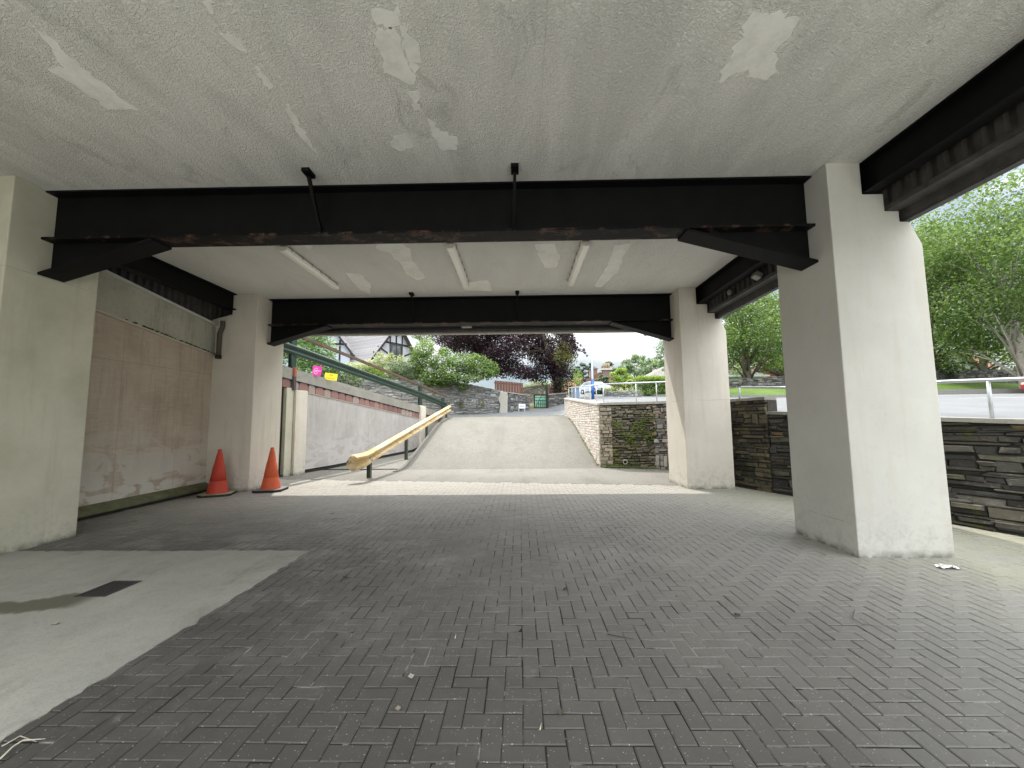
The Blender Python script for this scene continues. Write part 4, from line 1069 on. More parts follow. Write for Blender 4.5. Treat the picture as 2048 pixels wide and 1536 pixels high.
def tree(name, lab, cat, x, y, H, rx, kind, z=None, trunk=.25, base=.28, lean=(0, 0), nl=13, lsize=.16, dens=1., bark=None, seed=1, group=None, rz=None, droop=.0, ry=None):
    r = random.Random(seed); z = T(x, y)-.1 if z is None else z
    e = empty(name, (x, y, z), label=lab, cat=cat, group=group); ry = ry or rx
    b = MB(); top = Vector((x+lean[0], y+lean[1], z+H*.82)); base_p = Vector((x, y, z-.3))
    mids = [base_p, base_p.lerp(top, .03)+Vector((0, 0, .1)), base_p.lerp(top, .35)+Vector((r.uniform(-.2, .2), r.uniform(-.2, .2), 0)), base_p.lerp(top, .7)+Vector((r.uniform(-.3, .3), 0, 0)), top]
    b.tube(mids, [trunk*1.5, trunk*1.05, trunk*.8, trunk*.42, trunk*.12], 9); cl = []
    cz0 = z+H*base; ch = H*(1-base); sh = rx
    for i in range(nl):
        t = (i+.5)/nl; h = cz0+ch*(.08+.78*t)
        f = math.sqrt(max(.08, 1-((t-.38)/.66)**2)); a = i*2.4+r.uniform(-.5, .5); d = f*r.uniform(.45, .82)
        tip = Vector((x+lean[0]*(h-z)/H+math.cos(a)*rx*d, y+lean[1]*(h-z)/H+math.sin(a)*ry*d, h+r.uniform(-.04, .06)*H))
        k = min(.95, max(.1, ((h-z)/H-.22))); st = base_p.lerp(top, k)
        b.tube([st, st.lerp(tip, .5)+Vector((0, 0, H*.03)), tip], [trunk*.30*(1-.5*t), trunk*.15*(1-.4*t), trunk*.04], 6)
        for q in range(2):
            tp = tip+Vector((r.uniform(-1, 1)*rx*.3, r.uniform(-1, 1)*ry*.3, r.uniform(-.4, .8)*rx*.25)); s2 = st.lerp(tip, r.uniform(.5, .8))
            b.tube([s2, tp], [trunk*.09, trunk*.03], 5)
            cl.append((tp, r.uniform(.22, .34)))
        cl.append((tip, r.uniform(.30, .42)))
    cl.append((top, .34)); part(b, 'trunk', bark or mBark, e)
    C = []
    for p, s_ in cl:
        R_ = s_*rx; area = R_*R_; n = dens*area*12/(lsize*lsize)*1.25
        C.append((tuple(p), (R_*r.uniform(.85, 1.2), R_*r.uniform(.85, 1.2), R_*r.uniform(.55, .8)), max(60, n)))
    leaves('crown', C, kind, lsize, e, droop=droop, seed=seed*7+3)
    return e
def bush(name, lab, cat, clumps, kind, lsize=.12, dens=1., seed=1, group=None, stem=True, droop=0., bark=None, zb=None):
    """clumps: (x, y, z, rx, ry, rz)"""
    x = sum(c[0] for c in clumps)/len(clumps); y = sum(c[1] for c in clumps)/len(clumps); z = T(x, y) if zb is None else zb
    e = empty(name, (x, y, z), label=lab, cat=cat, group=group)
    C = [((a, b_, c), (p, q, s_), max(50, dens*(p*q+p*s_+q*s_)*4/(lsize*lsize)*2.0)) for (a, b_, c, p, q, s_) in clumps]
    leaves('foliage', C, kind, lsize, e, seed=seed, droop=droop)
    if stem:
        b = MB(); r = random.Random(seed)
        (a, b_, c, p, q, s_) = clumps[0]; b.tube([(a+.1*p, b_, c-s_*.9), (a, b_, c-.2*s_), (a+.3*p, b_, c+.4*s_)], [.05, .03, .012], 5)
        part(b, 'stem', bark or mBark, e)
    return e
def cl_at(px, py, Y, rx, rz, ry=None):
    q = at(px, py, Y); k = Y/404.5/2          # radii given in photo pixels
    return (q.x, q.y, q.z, rx*k, (ry or rx)*k, rz*k)

# left: feathery tree behind the railing, variegated hedge, overhanging bushes
bush('leafy_tree', 'feathery light green tree behind the green railing at far left', 'tree', [cl_at(600, 690, 17, 32, 26), cl_at(640, 700, 17.5, 30, 34), cl_at(575, 720, 17, 22, 30), cl_at(620, 740, 17, 34, 18), cl_at(655, 735, 17.6, 24, 26), cl_at(590, 660, 17.5, 34, 26), cl_at(628, 664, 17.2, 28, 20), cl_at(565, 690, 16.6, 16, 30), cl_at(610, 712, 16.8, 26, 26)], 'fern', .12, 1.7, 3, droop=.3)
bush('conifer_bush', 'dark green bush under the light feathery tree beside the coping', 'bush', [cl_at(668, 752, 18, 30, 18), cl_at(700, 765, 19, 26, 14), cl_at(640, 762, 17, 22, 10)], 'deep', .10, 1.1, 4)
bush('variegated_shrub', 'pale variegated shrub in front of the timber framed house', 'shrub', [cl_at(700, 736, 26, 24, 10), cl_at(740, 730, 26.2, 22, 12), cl_at(770, 722, 26.5, 20, 13), cl_at(800, 726, 26.5, 18, 14), cl_at(725, 740, 26, 26, 10), cl_at(758, 712, 26.4, 8, 9), cl_at(782, 712, 26.4, 7, 8)], 'pale', .13, 1.1, 5)
bush('clipped_hedge', 'low green hedge along the top of the stone wall at left', 'hedge', [cl_at(x, 752+(x-700)*.03, 25.9, 24, 20, 16) for x in range(690, 850, 20)], 'bright', .10, 1.3, 6)
bush('silver_shrub', 'silvery shrub with white edged leaves right of the hedge', 'shrub', [cl_at(800, 738, 25.6, 24, 16), cl_at(822, 748, 25.5, 20, 18)], 'blue', .10, 1.2, 7)
bush('wall_shrub', 'bright green shrub spilling over the middle of the stone wall', 'shrub', [cl_at(848, 702, 25.6, 24, 18), cl_at(880, 724, 25.4, 26, 19), cl_at(862, 742, 25.3, 24, 20), cl_at(868, 764, 24.7, 16, 9), cl_at(905, 756, 24.7, 20, 10), cl_at(945, 757, 24.8, 20, 9), cl_at(975, 750, 25.2, 16, 10), cl_at(915, 726, 25.3, 22, 17), cl_at(950, 722, 25.6, 22, 15), cl_at(978, 734, 25.7, 16, 13), cl_at(900, 745, 25.1, 26, 16), cl_at(925, 768, 24.9, 13, 16), cl_at(955, 742, 25.5, 26, 14), cl_at(862, 756, 24.9, 22, 14), cl_at(890, 762, 24.8, 18, 12), cl_at(838, 722, 25.4, 20, 24), cl_at(888, 704, 25.8, 15, 9), cl_at(985, 742, 25.6, 16, 10), cl_at(935, 735, 25.2, 22, 16)], 'green', .14, 1.7, 8, stem=False)
bush('leafy_tree', 'yellow green tree between the house gable and the purple beech', 'tree', [cl_at(838, 668, 27.5, 18, 14), cl_at(852, 684, 27.5, 16, 12), cl_at(850, 650, 27.8, 26, 14)], 'bright', .14, 1.1, 9)
# copper beech
rb = random.Random(5)
bc = []
for (px, py, w_, h_) in ((895, 668, 34, 32), (905, 660, 40, 34), (935, 676, 36, 34), (955, 700, 26, 22), (1135, 690, 18, 24), (975, 680, 38, 40), (1015, 690, 40, 44), (1055, 695, 40, 42), (1095, 700, 36, 40), (1125, 705, 24, 40), (990, 725, 26, 22), (1020, 735, 24, 18), (1050, 738, 26, 18),
                         (1082, 742, 26, 20), (1110, 748, 24, 26), (1125, 735, 18, 34), (1000, 640, 60, 34), (1060, 630, 60, 40), (940, 630, 50, 34), (1110, 650, 34, 30), (1020, 590, 90, 45), (1080, 560, 70, 50), (960, 560, 70, 50), (1118, 775, 13, 22)):
    for k in range(3): bc.append(cl_at(px+rb.uniform(-.5, .5)*w_, py+rb.uniform(-.5, .5)*h_, 33+rb.uniform(-2.5, 3.), w_*.75, h_*.75))
e = bush('copper_beech', 'dark purple beech spreading above the stone walls and gate', 'tree', bc, 'purple', .17, 1.3, 10, stem=False)
b = MB(); g0 = at(1118, 800, 33.5); g0.z = T(g0.x, g0.y)-.2; g1 = at(1110, 740, 33.5); g2 = at(1060, 600, 33.5)
b.tube([g0, g1, g2], [.34, .26, .12], 10)
for (px, py) in ((940, 680), (985, 715), (1020, 730), (1060, 725), (1090, 700), (1000, 640), (1140, 690), (920, 640)): b.tube([g1.lerp(g2, rb.uniform(.1, .7)), at((px+1100)/2, (py+690)/2-8, 33), at(px, py, 33+rb.uniform(-2, 2))], [.10, .06, .015], 6)
part(b, 'trunk', mBark, e)
sp = []     # thin weeping sprays at the right edge
for (a0_, b0_, a1_, b1_) in ((1120, 668, 1150, 690), (1130, 664, 1168, 700), (1148, 688, 1174, 712), (1120, 690, 1148, 706), (1112, 662, 1145, 672)):
    for k in range(7): t_ = k/6; sp.append(cl_at(a0_+(a1_-a0_)*t_, b0_+(b1_-b0_)*t_+3*math.sin(t_*6), 30.5, 4.5*(1-.5*t_), 4*(1-.4*t_)))
leaves('sprays', [((a_, b_, c_), (p_, q_, s_), 26) for (a_, b_, c_, p_, q_, s_) in sp], 'purple', .13, e, seed=77)
bush('holly_tree', 'olive green holly at the right edge of the purple beech', 'tree', [cl_at(1128, 700, 30.8, 16, 18), cl_at(1138, 722, 30.6, 14, 18), cl_at(1120, 716, 30.6, 14, 16)], 'holly', .12, .8, 12)
bush('dark_hedge', 'dark bush on the wall right of the brown fence', 'bush', [cl_at(1125, 778, 31.8, 12, 10), cl_at(1140, 785, 32, 12, 12), cl_at(1120, 768, 31.8, 10, 8)], 'deep', .10, 1.2, 13)
bush('flowering_shrub', 'yellow green shrub above the brown fence by the gate', 'shrub', [cl_at(1112, 764, 32.4, 13, 10), cl_at(1124, 760, 32.4, 9, 8)], 'pale', .12, .9, 14)
bush('conical_shrub', 'bright conical shrub under the beech at its right', 'shrub', [cl_at(1148, 768, 36, 11, 14), cl_at(1156, 758, 37, 9, 14), cl_at(1142, 780, 36, 9, 9)], 'bright', .13, 1.1, 15)
bush('hedge', 'pale hedge on top of the pale rubble wall behind the gate', 'hedge', [cl_at(1056, 771, 41, 9, 5), cl_at(1072, 768, 41, 11, 7), cl_at(1090, 768, 41, 11, 6)], 'pale', .13, 1.1, 16)
# background trees to the right of centre
def btree(lab, px, pyt, pyb, wpx, Y, kind, seed, name='tree', dens=.8, ls=.3, **k):
    q = at(px, pyt, Y); q2 = at(px, pyb, Y); zz = min(q2.z, T(q.x, q.y)); H = q.z-zz
    return tree(name, lab, 'tree', q.x, q.y, H, wpx*Y/809/2, kind, z=zz, seed=seed, lsize=ls, dens=dens, base=.15, trunk=H*.02, nl=12, **k)
GH = 'trees on the hill beyond the bungalow'
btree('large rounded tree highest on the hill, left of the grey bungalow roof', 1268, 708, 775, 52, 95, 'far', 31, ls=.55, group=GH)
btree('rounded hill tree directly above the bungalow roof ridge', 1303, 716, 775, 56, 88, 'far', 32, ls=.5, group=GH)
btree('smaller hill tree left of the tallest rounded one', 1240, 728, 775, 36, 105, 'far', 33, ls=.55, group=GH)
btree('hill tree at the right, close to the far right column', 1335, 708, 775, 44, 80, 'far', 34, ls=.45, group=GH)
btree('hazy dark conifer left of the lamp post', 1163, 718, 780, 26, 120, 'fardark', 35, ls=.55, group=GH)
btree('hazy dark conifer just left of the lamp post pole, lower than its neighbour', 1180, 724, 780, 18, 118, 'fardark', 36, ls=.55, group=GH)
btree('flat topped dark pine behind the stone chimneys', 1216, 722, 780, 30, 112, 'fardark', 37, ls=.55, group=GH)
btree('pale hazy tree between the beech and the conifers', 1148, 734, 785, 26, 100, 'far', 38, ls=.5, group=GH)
btree('bright yellow green garden tree in front of the hill', 1238, 735, 800, 46, 52, 'bright', 39, ls=.28, dens=1.)
btree('grey green garden tree just right of the lamp post', 1203, 748, 802, 32, 48, 'blue', 40, ls=.24, dens=1.1)
btree('low yellowish tree left of the clipped bright hedge', 1262, 755, 800, 24, 46, 'pale', 41, ls=.22, dens=.9)
bush('clipped_hedge', 'tall bright topped hedge in front of the bungalow', 'hedge', [cl_at(x, 768, 30, 16, 14, 26) for x in (1285, 1300, 1318, 1336)]+[cl_at(x, 785, 29.5, 16, 14, 22) for x in (1300, 1318, 1336)], 'green', .11, 1.3, 42)
bush('golden_shrub', 'bright yellow new growth along the top of the bungalow hedge', 'hedge', [cl_at(x, 757, 29.5, 13, 5, 20) for x in (1278, 1292, 1308, 1322, 1338)], 'bright', .10, 1.2, 43, stem=False)
bush('climbing_ivy', 'light green ivy hanging over the low wall by the car', 'ivy', [cl_at(1240, 788, 29.4, 8, 11, 5), cl_at(1253, 793, 29.4, 9, 9, 5), cl_at(1262, 786, 29.4, 8, 12, 5)], 'pale', .09, 1.0, 44)
bush('yellow_shrub', 'small golden shrub behind the low wall right of the car', 'shrub', [cl_at(1214, 779, 36, 9, 4), cl_at(1222, 777, 36, 6, 4)], 'pale', .10, 1.0, 45)
# overhanging branch seen beside the far right column, and the trees across the road
br = []
for (px, py, w_, h_) in ((1332, 672, 14, 12), (1322, 700, 12, 18), (1330, 715, 14, 20), (1336, 690, 14, 30), (1318, 720, 8, 10), (1334, 735, 10, 18), (1310, 668, 7, 5), (1291, 668, 4, 7)): br.append(cl_at(px, py, 26, w_, h_))
leaf_br = bush('birch_tree', 'leafy tree whose left boughs show beside the far right column', 'tree', br+[cl_at(1362, 690, 26, 30, 50), cl_at(1380, 650, 26, 36, 40)], 'green', .13, .75, 46, stem=False)
q = at(1378, 780, 26); b = MB(); b.tube([(q.x, q.y, T(q.x, q.y)-.2), (q.x, q.y, q.z+2), at(1360, 690, 26)], [.22, .16, .05], 8)
for p in ((1325, 700), (1335, 670), (1380, 650)): b.tube([at(1370, 730, 26), at(*p, 26)], [.08, .02], 5)
part(b, 'trunk', mBark, leaf_br)
def road_tree(lab, px, pyb, pyt, Y, wpx, seed, kind='green', lean=(0, 0), dens=1., ls=.20, nl=22, bark=None, trunk=.32, base=.2, **k):
    q = at(px, pyb, Y); zz = T(q.x, q.y)-.1; H = at(px, pyt, Y).z-zz
    return tree('tree', lab, 'tree', q.x, q.y, H, wpx*Y/809/2, kind, z=zz, seed=seed, lsize=ls, dens=dens, nl=nl, trunk=trunk, base=base, lean=lean, bark=bark, group='trees across the road', **k)
road_tree('broad green tree with a forked dark trunk, framed between the two right columns', 1496, 755, 560, 31, 190, 51, dens=.46, nl=28, base=.18, ls=.19)
road_tree('tree with a pale leaning trunk at the right edge of the photo', 2052, 745, 385, 27.5, 330, 52, lean=(-1.8, 0), bark=mBarkP, dens=.36, nl=34, trunk=.32, base=.15, ls=.22)
road_tree('tree beside the near right column, left of the pale trunked one', 1868, 745, 420, 33, 200, 53, dens=.38, nl=30, base=.06, ls=.22)
road_tree('yellow green tree farther back, above the verge wall', 1965, 735, 470, 42, 260, 54, kind='bright', dens=.38, base=.02, ls=.26)
road_tree('sunlit tree behind the forked one, seen through its boughs', 1450, 760, 640, 45, 110, 55, kind='bright', dens=.38, base=.02, ls=.26)
road_tree('sunlit tree right of the forked trunk, behind it', 1545, 752, 600, 47, 110, 56, kind='bright', dens=.4, base=.02, ls=.26)
e = bush('reddish_tree', 'small reddish brown tree beside the timbered house at right', 'tree', [cl_at(1935, 690, 44, 18, 22), cl_at(1945, 712, 44, 18, 14)], 'rust', .2, .6, 57)
bush('verge_bush', 'dark bush spilling over the left end of the verge wall at right', 'bush', [cl_at(1888, 745, 32, 22, 12), cl_at(1880, 728, 32.5, 20, 18), cl_at(1905, 738, 32.5, 14, 8)], 'deep', .14, 1., 58)
# moss and small plants on the mossy wall
fr = Vector((.27, .96, 0)).normalized(); alongv = Vector((.96, -.27, 0)).normalized()
def mw(s, z, d=-.03): q = Vector((2.6, 13.2, z))+alongv*s+fr*d; return q
cl = []
r_ = random.Random(6)
for (s, z, n) in ((.55, 1.30, 6), (.70, 1.12, 7), (.85, .98, 7), (1.05, 1.22, 12), (1.2, 1.32, 12), (1.3, 1.42, 9), (1.33, 1.15, 10), (1.42, .95, 9), (1.5, .85, 7), (.9, .88, 6), (.42, 1.38, 3), (1.55, 1.05, 5), (.75, .8, 4)):
    for k in range(n): p = mw(s+r_.gauss(0, .08), z+r_.gauss(0, .07)); cl.append(((p.x, p.y, p.z), (.045, .045, .045), 22))
e = empty('wall_creeper', mw(1., 0), label='yellow green creeper growing in the joints of the mossy wall', cat='creeper'); leaves('foliage', cl, 'bright', .035, e, seed=61)
cl = [((mw(s, .04, -.05-random.random()*.08)).to_tuple(), (.10, .06, .03), 60) for s in np.linspace(.1, 1.6, 18)]
e = empty('moss_fringe', mw(1., 0), label='green moss along the foot of the mossy wall', cat='moss'); leaves('foliage', cl, 'green', .03, e, seed=62)
cl = []
for y in np.linspace(13.3, 21, 60):
    if random.random() < .55: cl.append(((2.5, y, rampz(y)+.02), (.05, .12, .035), 26))
e = empty('weeds', (2.5, 16, 0), label='thin line of weeds at the foot of the pale block wall', cat='weeds'); leaves('foliage', cl, 'holly', .035, e, seed=63)
for k, (px, py) in enumerate(((922, 808), (963, 806))):
    q = at(px, py, 24.95+.4*k*0+.5); bush('wall_plant', ('olive plant rooted low in the stone wall, left one of two', 'olive plant rooted low in the stone wall, right one of two')[k], 'plant', [(q.x, q.y-.15, q.z, .22, .14, .16), (q.x+.06, q.y-.15, q.z-.18, .14, .12, .12)], 'holly', .06, 1., 64+k, stem=False, group='plants in the stone wall')

# ------------------------------------------------------------------ walls, fences and gate beyond the ramp
PZ = lambda x, y: T(x, y)
def wallz(line, dz=-.05):
    pts = [Vector(p) for p in line]; Ls = [0]
    for p, q in zip(pts, pts[1:]): Ls.append(Ls[-1]+(q-p).length)
    tab = [(l, T(p.x, p.y)+dz) for l, p in zip(Ls, pts)]; return interp(tab), Ls
def pxwall(lab, ptsl, tops, mst, mco, **k):
    line = [tuple(at(px, 820, Y).xy) for px, Y in ptsl]; z0, Ls = wallz(line, -.25)
    z1 = interp([(l, at(p[0], t, p[1]).z) for l, p, t in zip(Ls, ptsl, tops)])
    return wall(lab, line, z0, z1, mst, mco, **k), line
PWP = [(600, 25), (905, 25.3), (1013, 26.6)]
pxwall('long grey rubble wall behind the green railing, topped by shrubs', PWP, [752, 762, 783], mStoneC, mMortarG, course=(.035, .085), width=(.12, .5), pal=GREY, proud=.03, jitter=.014, seed=31, big=.12)
q0 = at(998, 800, 26.4); q1 = at(1015, 800, 26.7)
e = empty('wall_boulder', (q1.x, q1.y, 0), label='pale upright stone slab ending the grey rubble wall', cat='stone')
b = MB(); b.prism([(q0.x, T(q0.x, q0.y)-.1), (q1.x, T(q1.x, q1.y)-.1), (q1.x+.02, 3.38), (q0.x+.1, 3.45), (q0.x-.05, 2.9), (q0.x+.08, 2.6)], q1.y-.42, q1.y-.1, c=(.36, .35, .31)); part(b, 'slab', mTint, e, bevel=.05)
pxwall('darker rubble wall with the white name board in front', [(1015, 26.7), (1059, 28.8)], [786, 792], mStoneC, mMortarG, cop=True, copw=(-.08, .35), copt=.07, course=(.08, .16), width=(.2, .6), pal=[(.16, .16, .165), (.22, .22, .22), (.12, .12, .125), (.28, .27, .25)], proud=.03, jitter=.015, seed=32)
pxwall('dark rubble wall to the right of the gate', [(1097, 31.2), (1134, 31.6)], [790, 787], mStoneC, mMortar, cop=True, copw=(-.08, .35), copt=.08, course=(.08, .16), width=(.2, .6), pal=[(.12, .12, .125), (.17, .165, .16), (.22, .21, .2)], proud=.03, jitter=.015, seed=33)
pxwall('pale rubble wall standing farther back behind the gate', [(1040, 40.5), (1106, 41)], [778, 768], mStoneC, mMortarP, cop=True, copw=(-.05, .35), copt=.12, course=(.12, .24), width=(.2, .5), pal=[(.42, .39, .34), (.34, .32, .29), (.50, .46, .40), (.28, .26, .24)], proud=.03, jitter=.02, seed=34)
pxwall('low grey garden wall with ivy, right of the parked car', [(1206, 31), (1276, 27)], [783, 782], mStoneC, mMortarG, course=(.07, .13), width=(.15, .4), pal=GREY, proud=.02, jitter=.015, seed=35)
vw, vline = pxwall('dark rubble wall along the back of the grass verge', [(1440, 26.5), (1560, 29), (1760, 31), (2110, 33)], [764, 752, 744, 737], mStoneN, mMortar, course=(.09, .18), width=(.25, .8), pal=[(.09, .088, .085), (.13, .13, .13), (.17, .17, .165), (.07, .07, .065), (.2, .19, .17)], proud=.03, jitter=.02, seed=36)
# brown board fences on the walls
def board_fence(lab, p, q, z0a, z0b, z1a, z1b, n):
    p = Vector(p); q = Vector(q); e = empty('board_fence', (*((p+q)/2), z0a), label=lab, cat='fence', group='brown board fences by the gate')
    d = (q-p).normalized(); nn = Vector((d.y, -d.x)); L = (q-p).length; b = MB(); r = random.Random(n)
    for k in range(n):
        t0, t1 = k/n, (k+.86)/n; o_ = nn*(.02*(k % 2)); a, c = p.lerp(q, t0)+o_, p.lerp(q, t1)+o_; za = z0a+(z0b-z0a)*t0; zt = z1a+(z1b-z1a)*t0+r.uniform(-.01, .01)
        th = nn*.018; kk = r.uniform(.8, 1.15)
        b.add([(a.x, a.y, za), (c.x, c.y, za), (c.x, c.y, zt), (a.x, a.y, zt), (a.x-th.x, a.y-th.y, za), (c.x-th.x, c.y-th.y, za), (c.x-th.x, c.y-th.y, zt), (a.x-th.x, a.y-th.y, zt)], [(0, 1, 2, 3), (7, 6, 5, 4), (3, 2, 6, 7), (0, 3, 7, 4), (1, 5, 6, 2)])
    part(b, 'boards', mFence, e)
    for t_ in (.22, .78):
        b = MB(); za = z0a+(z0b-z0a)*.5+(z1a-z0a)*t_; b.bar((p.x-nn.x*.05, p.y-nn.y*.05, za), (q.x-nn.x*.05, q.y-nn.y*.05, za+(z1b-z1a)), .04, .08); part(b, 'rail', mFence, e)
a, c = at(990, 790, 27.2), at(1046, 790, 29.2)
board_fence('long brown board fence standing on the wall left of the gate', a.xy, c.xy, 3.2, 3.35, at(990, 761, 27.2).z, at(1046, 766, 29.2).z, 20)
a, c = at(1097, 780, 31.9), at(1113, 780, 32)
board_fence('short brown board fence right of the gate', a.xy, c.xy, at(1097, 791, 31.9).z, at(1113, 791, 32).z, at(1097, 774, 31.9).z, at(1113, 776, 32).z, 7)
# gate
ga, gb = at(1069, 818, 31), at(1092, 818, 31.2)
zg = T(ga.x, ga.y); ge = empty('field_gate', (ga.x, ga.y, zg), math.atan2(gb.y-ga.y, gb.x-ga.x), label='black timber gate with a diagonal brace across the drive', cat='gate')
gw = (gb-ga).xy.length; gh = at(1069, 790, 31).z-zg
mBlk = mat_basic('black_stained_wood', (.012, .02, .014), .6, .3, 8, .2)
for nm, bx in (('hanging_post', ((gw, -.06, -.1), (gw+.16, .08, gh+.75))), ('closing_stile', ((-.04, -.03, .02), (.05, .03, gh+.05)))):
    b = MB(); b.box(*bx); b.build(nm, mBlk, ge)
for z_ in (.08, .33, .58, .80, 1.02): 
    b = MB(); b.box((.05, -.02, z_*gh-.022), (gw, .02, z_*gh+.022)); b.build('rail', mBlk, ge)
for k in range(5):
    b = MB(); xx = .12+(gw-.2)*k/5+.06; b.box((xx-.022, -.045, .02), (xx+.022, -.021, gh*.66)); b.build('picket', mBlk, ge)
b = MB(); b.bar((.1, .035, .1), (gw*.98, .035, gh+.55), .03, .07, upv=Vector((0, 1, 0))); b.build('brace', mBlk, ge)
e = empty('green_panel', (ga.x+.3, ga.y+1.2, zg), label='pale green sheet seen through the gate', cat='panel')
b = MB(); b.box((ga.x+.06, ga.y+1.2, zg-.1), (gb.x+.15, ga.y+1.24, zg+gh*.98), (.30, .62, .46)); part(b, 'sheet', mTint, e)
# white name board
a = at(1037, 826, 27.6); c = at(1050, 826, 27.7); zg = min(T(a.x, a.y), T(c.x, c.y)); zt = at(1044, 808, 27.6).z
e = empty('name_board', ((a.x+c.x)/2, a.y, zg), label='small white street name board on two grey posts before the dark wall', cat='sign')
for k, x in enumerate((a.x+.02, c.x-.02)):
    b = MB(); b.box((x-.035, a.y, zg-.1), (x+.035, a.y+.06, zt+.02), (.42, .42, .40)); part(b, 'post', mTint, e)
b = MB(); b.box((a.x+.04, a.y-.03, zt-.30), (c.x+.03, a.y-.004, zt), (.78, .82, .88)); part(b, 'board', mGloss, e)
b = MB(); x = a.x+.09
for wd in (.03, .012, .035, .03, .02, .035, .03): b.box((x, a.y-.034, zt-.20), (x+wd, a.y-.0305, zt-.10), (.18, .25, .50)); x += wd+.018
part(b, 'lettering', mTint, e)
b = MB(); q = at(1129.5, 806, 31.2); e = empty('marker_post', (q.x, q.y, q.z), label='small white marker plate on a dark post by the right wall', cat='post')
b.box((q.x-.10, q.y-.02, T(q.x, q.y)-.1), (q.x-.04, q.y+.04, q.z+.16), (.05, .05, .05)); part(b, 'post', mTint, e)
b = MB(); b.box((q.x-.03, q.y-.06, q.z-.22), (q.x+.05, q.y-.03, q.z+.22), (.62, .66, .66)); part(b, 'plate', mGloss, e)

# galvanised railings along the right-hand wall
def rail(lab, pts, h, posts, r0=.022, name='handrail'):
    e = empty(name, pts[0], label=lab, cat='railing')
    b = MB(); b.tube([Vector(p)+Vector((0, 0, hh)) for p, hh in zip(pts, h)], r0, 8); part(b, 'top_rail', mGalv, e)
    for (p, zt) in posts:
        b = MB(); b.tube([(p[0], p[1], p[2]), (p[0], p[1], zt)], r0*.85, 8); part(b, 'post', mGalv, e)
    return e
ct = lambda y: 2.07+.0735*(y-13.2)
yy = [13.45, 14.7, 16, 17.3, 18.7, 20.1, 21.5, 22.9]
rail('galvanised handrail on the coping along the ramp', [(2.78, y, 0) for y in (13.45, 22.9)], [2.70, 3.36], [((2.78, y, ct(y)), 2.70+(y-13.45)*.0698) for y in yy])
def onl(s): p = Vector((2.78, 13.38)).lerp(Vector((4.35, 12.92)), s); return p
p1 = onl(.62); p2 = onl(1.)
rail('galvanised handrail on the coping above the mossy wall', [(2.78, 13.38, 0), (p2.x, p2.y, 0), (4.98, 12.2, 0), (5.0, 9.9, 0)], [2.70, 2.70, 2.66, 2.34], [((p1.x, p1.y, 2.07), 2.70), ((p2.x, p2.y, 2.07), 2.70), ((4.99, 11.2, 2.07), 2.52)])
nl2 = [(5.0, 9.2, 2.22), (5.5, 8.05, 2.11), (6.27, 5.95, 2.02), (7.05, 3.65, 1.9), (8.35, -1.9, 1.6)]
rail('galvanised handrail above the dark rubble wall by the road', [(x, y, 0) for x, y, z in nl2], [z for *_, z in nl2], [((4.98, 9.25, 1.96), 2.21), ((6.384, 5.614, 1.44), 2.0), ((7.6, 1.8, 1.25), 1.80)], r0=.026)

# ------------------------------------------------------------------ lamp posts, cabinet, cars
q = at(1186, 800, 29); zg = T(q.x, q.y)
e = empty('lamp_post', (q.x, q.y, zg), label='tall grey lamp post with a blue painted foot', cat='lamp post')
b = MB(); b.tube([(q.x, q.y, zg-.1), (q.x, q.y, zg+1.25)], .105, 14, (.02, .10, .36)); part(b, 'base', mGloss, e)
b = MB(); b.tube([(q.x, q.y, zg+1.25), (q.x, q.y, zg+1.4), (q.x, q.y, zg+8)], [.10, .075, .05], 12, (.42, .50, .60)); part(b, 'pole', mGloss, e)
b = MB(); b.tube([(q.x, q.y, zg+7.9), (q.x-.3, q.y-.3, zg+8.3), (q.x-1, q.y-1., zg+8.4)], .035, 8, (.42, .50, .60)); part(b, 'arm', mGloss, e)
b = MB(); b.box((-.3, -.12, -.06), (.3, .12, .06), (.4, .42, .44), mat=Matrix.Translation((q.x-1.1, q.y-1.1, zg+8.4)) @ Matrix.Rotation(R(45), 4, 'Z')); part(b, 'lamp_head', mGloss, e, bevel=.03)
q = at(1099, 772, 42); zg = T(q.x, q.y)
e = empty('lamp_post', (q.x, q.y, zg), label='thin pale post rising behind the gate', cat='post')
b = MB(); b.tube([(q.x, q.y, zg), (q.x, q.y, at(1099, 747, 42).z)], .06, 8, (.6, .63, .66)); part(b, 'pole', mGloss, e)
q = at(1153, 798, 30); zg = T(q.x, q.y)-.05; zt = at(1153, 776, 30).z
e = empty('utility_cabinet', (q.x, q.y, zg), label='blue grey utility cabinet behind the ramp handrail', cat='cabinet')
b = MB(); b.box((q.x-.24, q.y-.2, zg), (q.x+.24, q.y+.2, zt-.05), (.17, .23, .32)); part(b, 'body', mTint, e, bevel=.015)
b = MB(); b.box((q.x-.27, q.y-.23, zt-.05), (q.x+.27, q.y+.23, zt), (.22, .28, .37)); part(b, 'lid', mTint, e, bevel=.01)

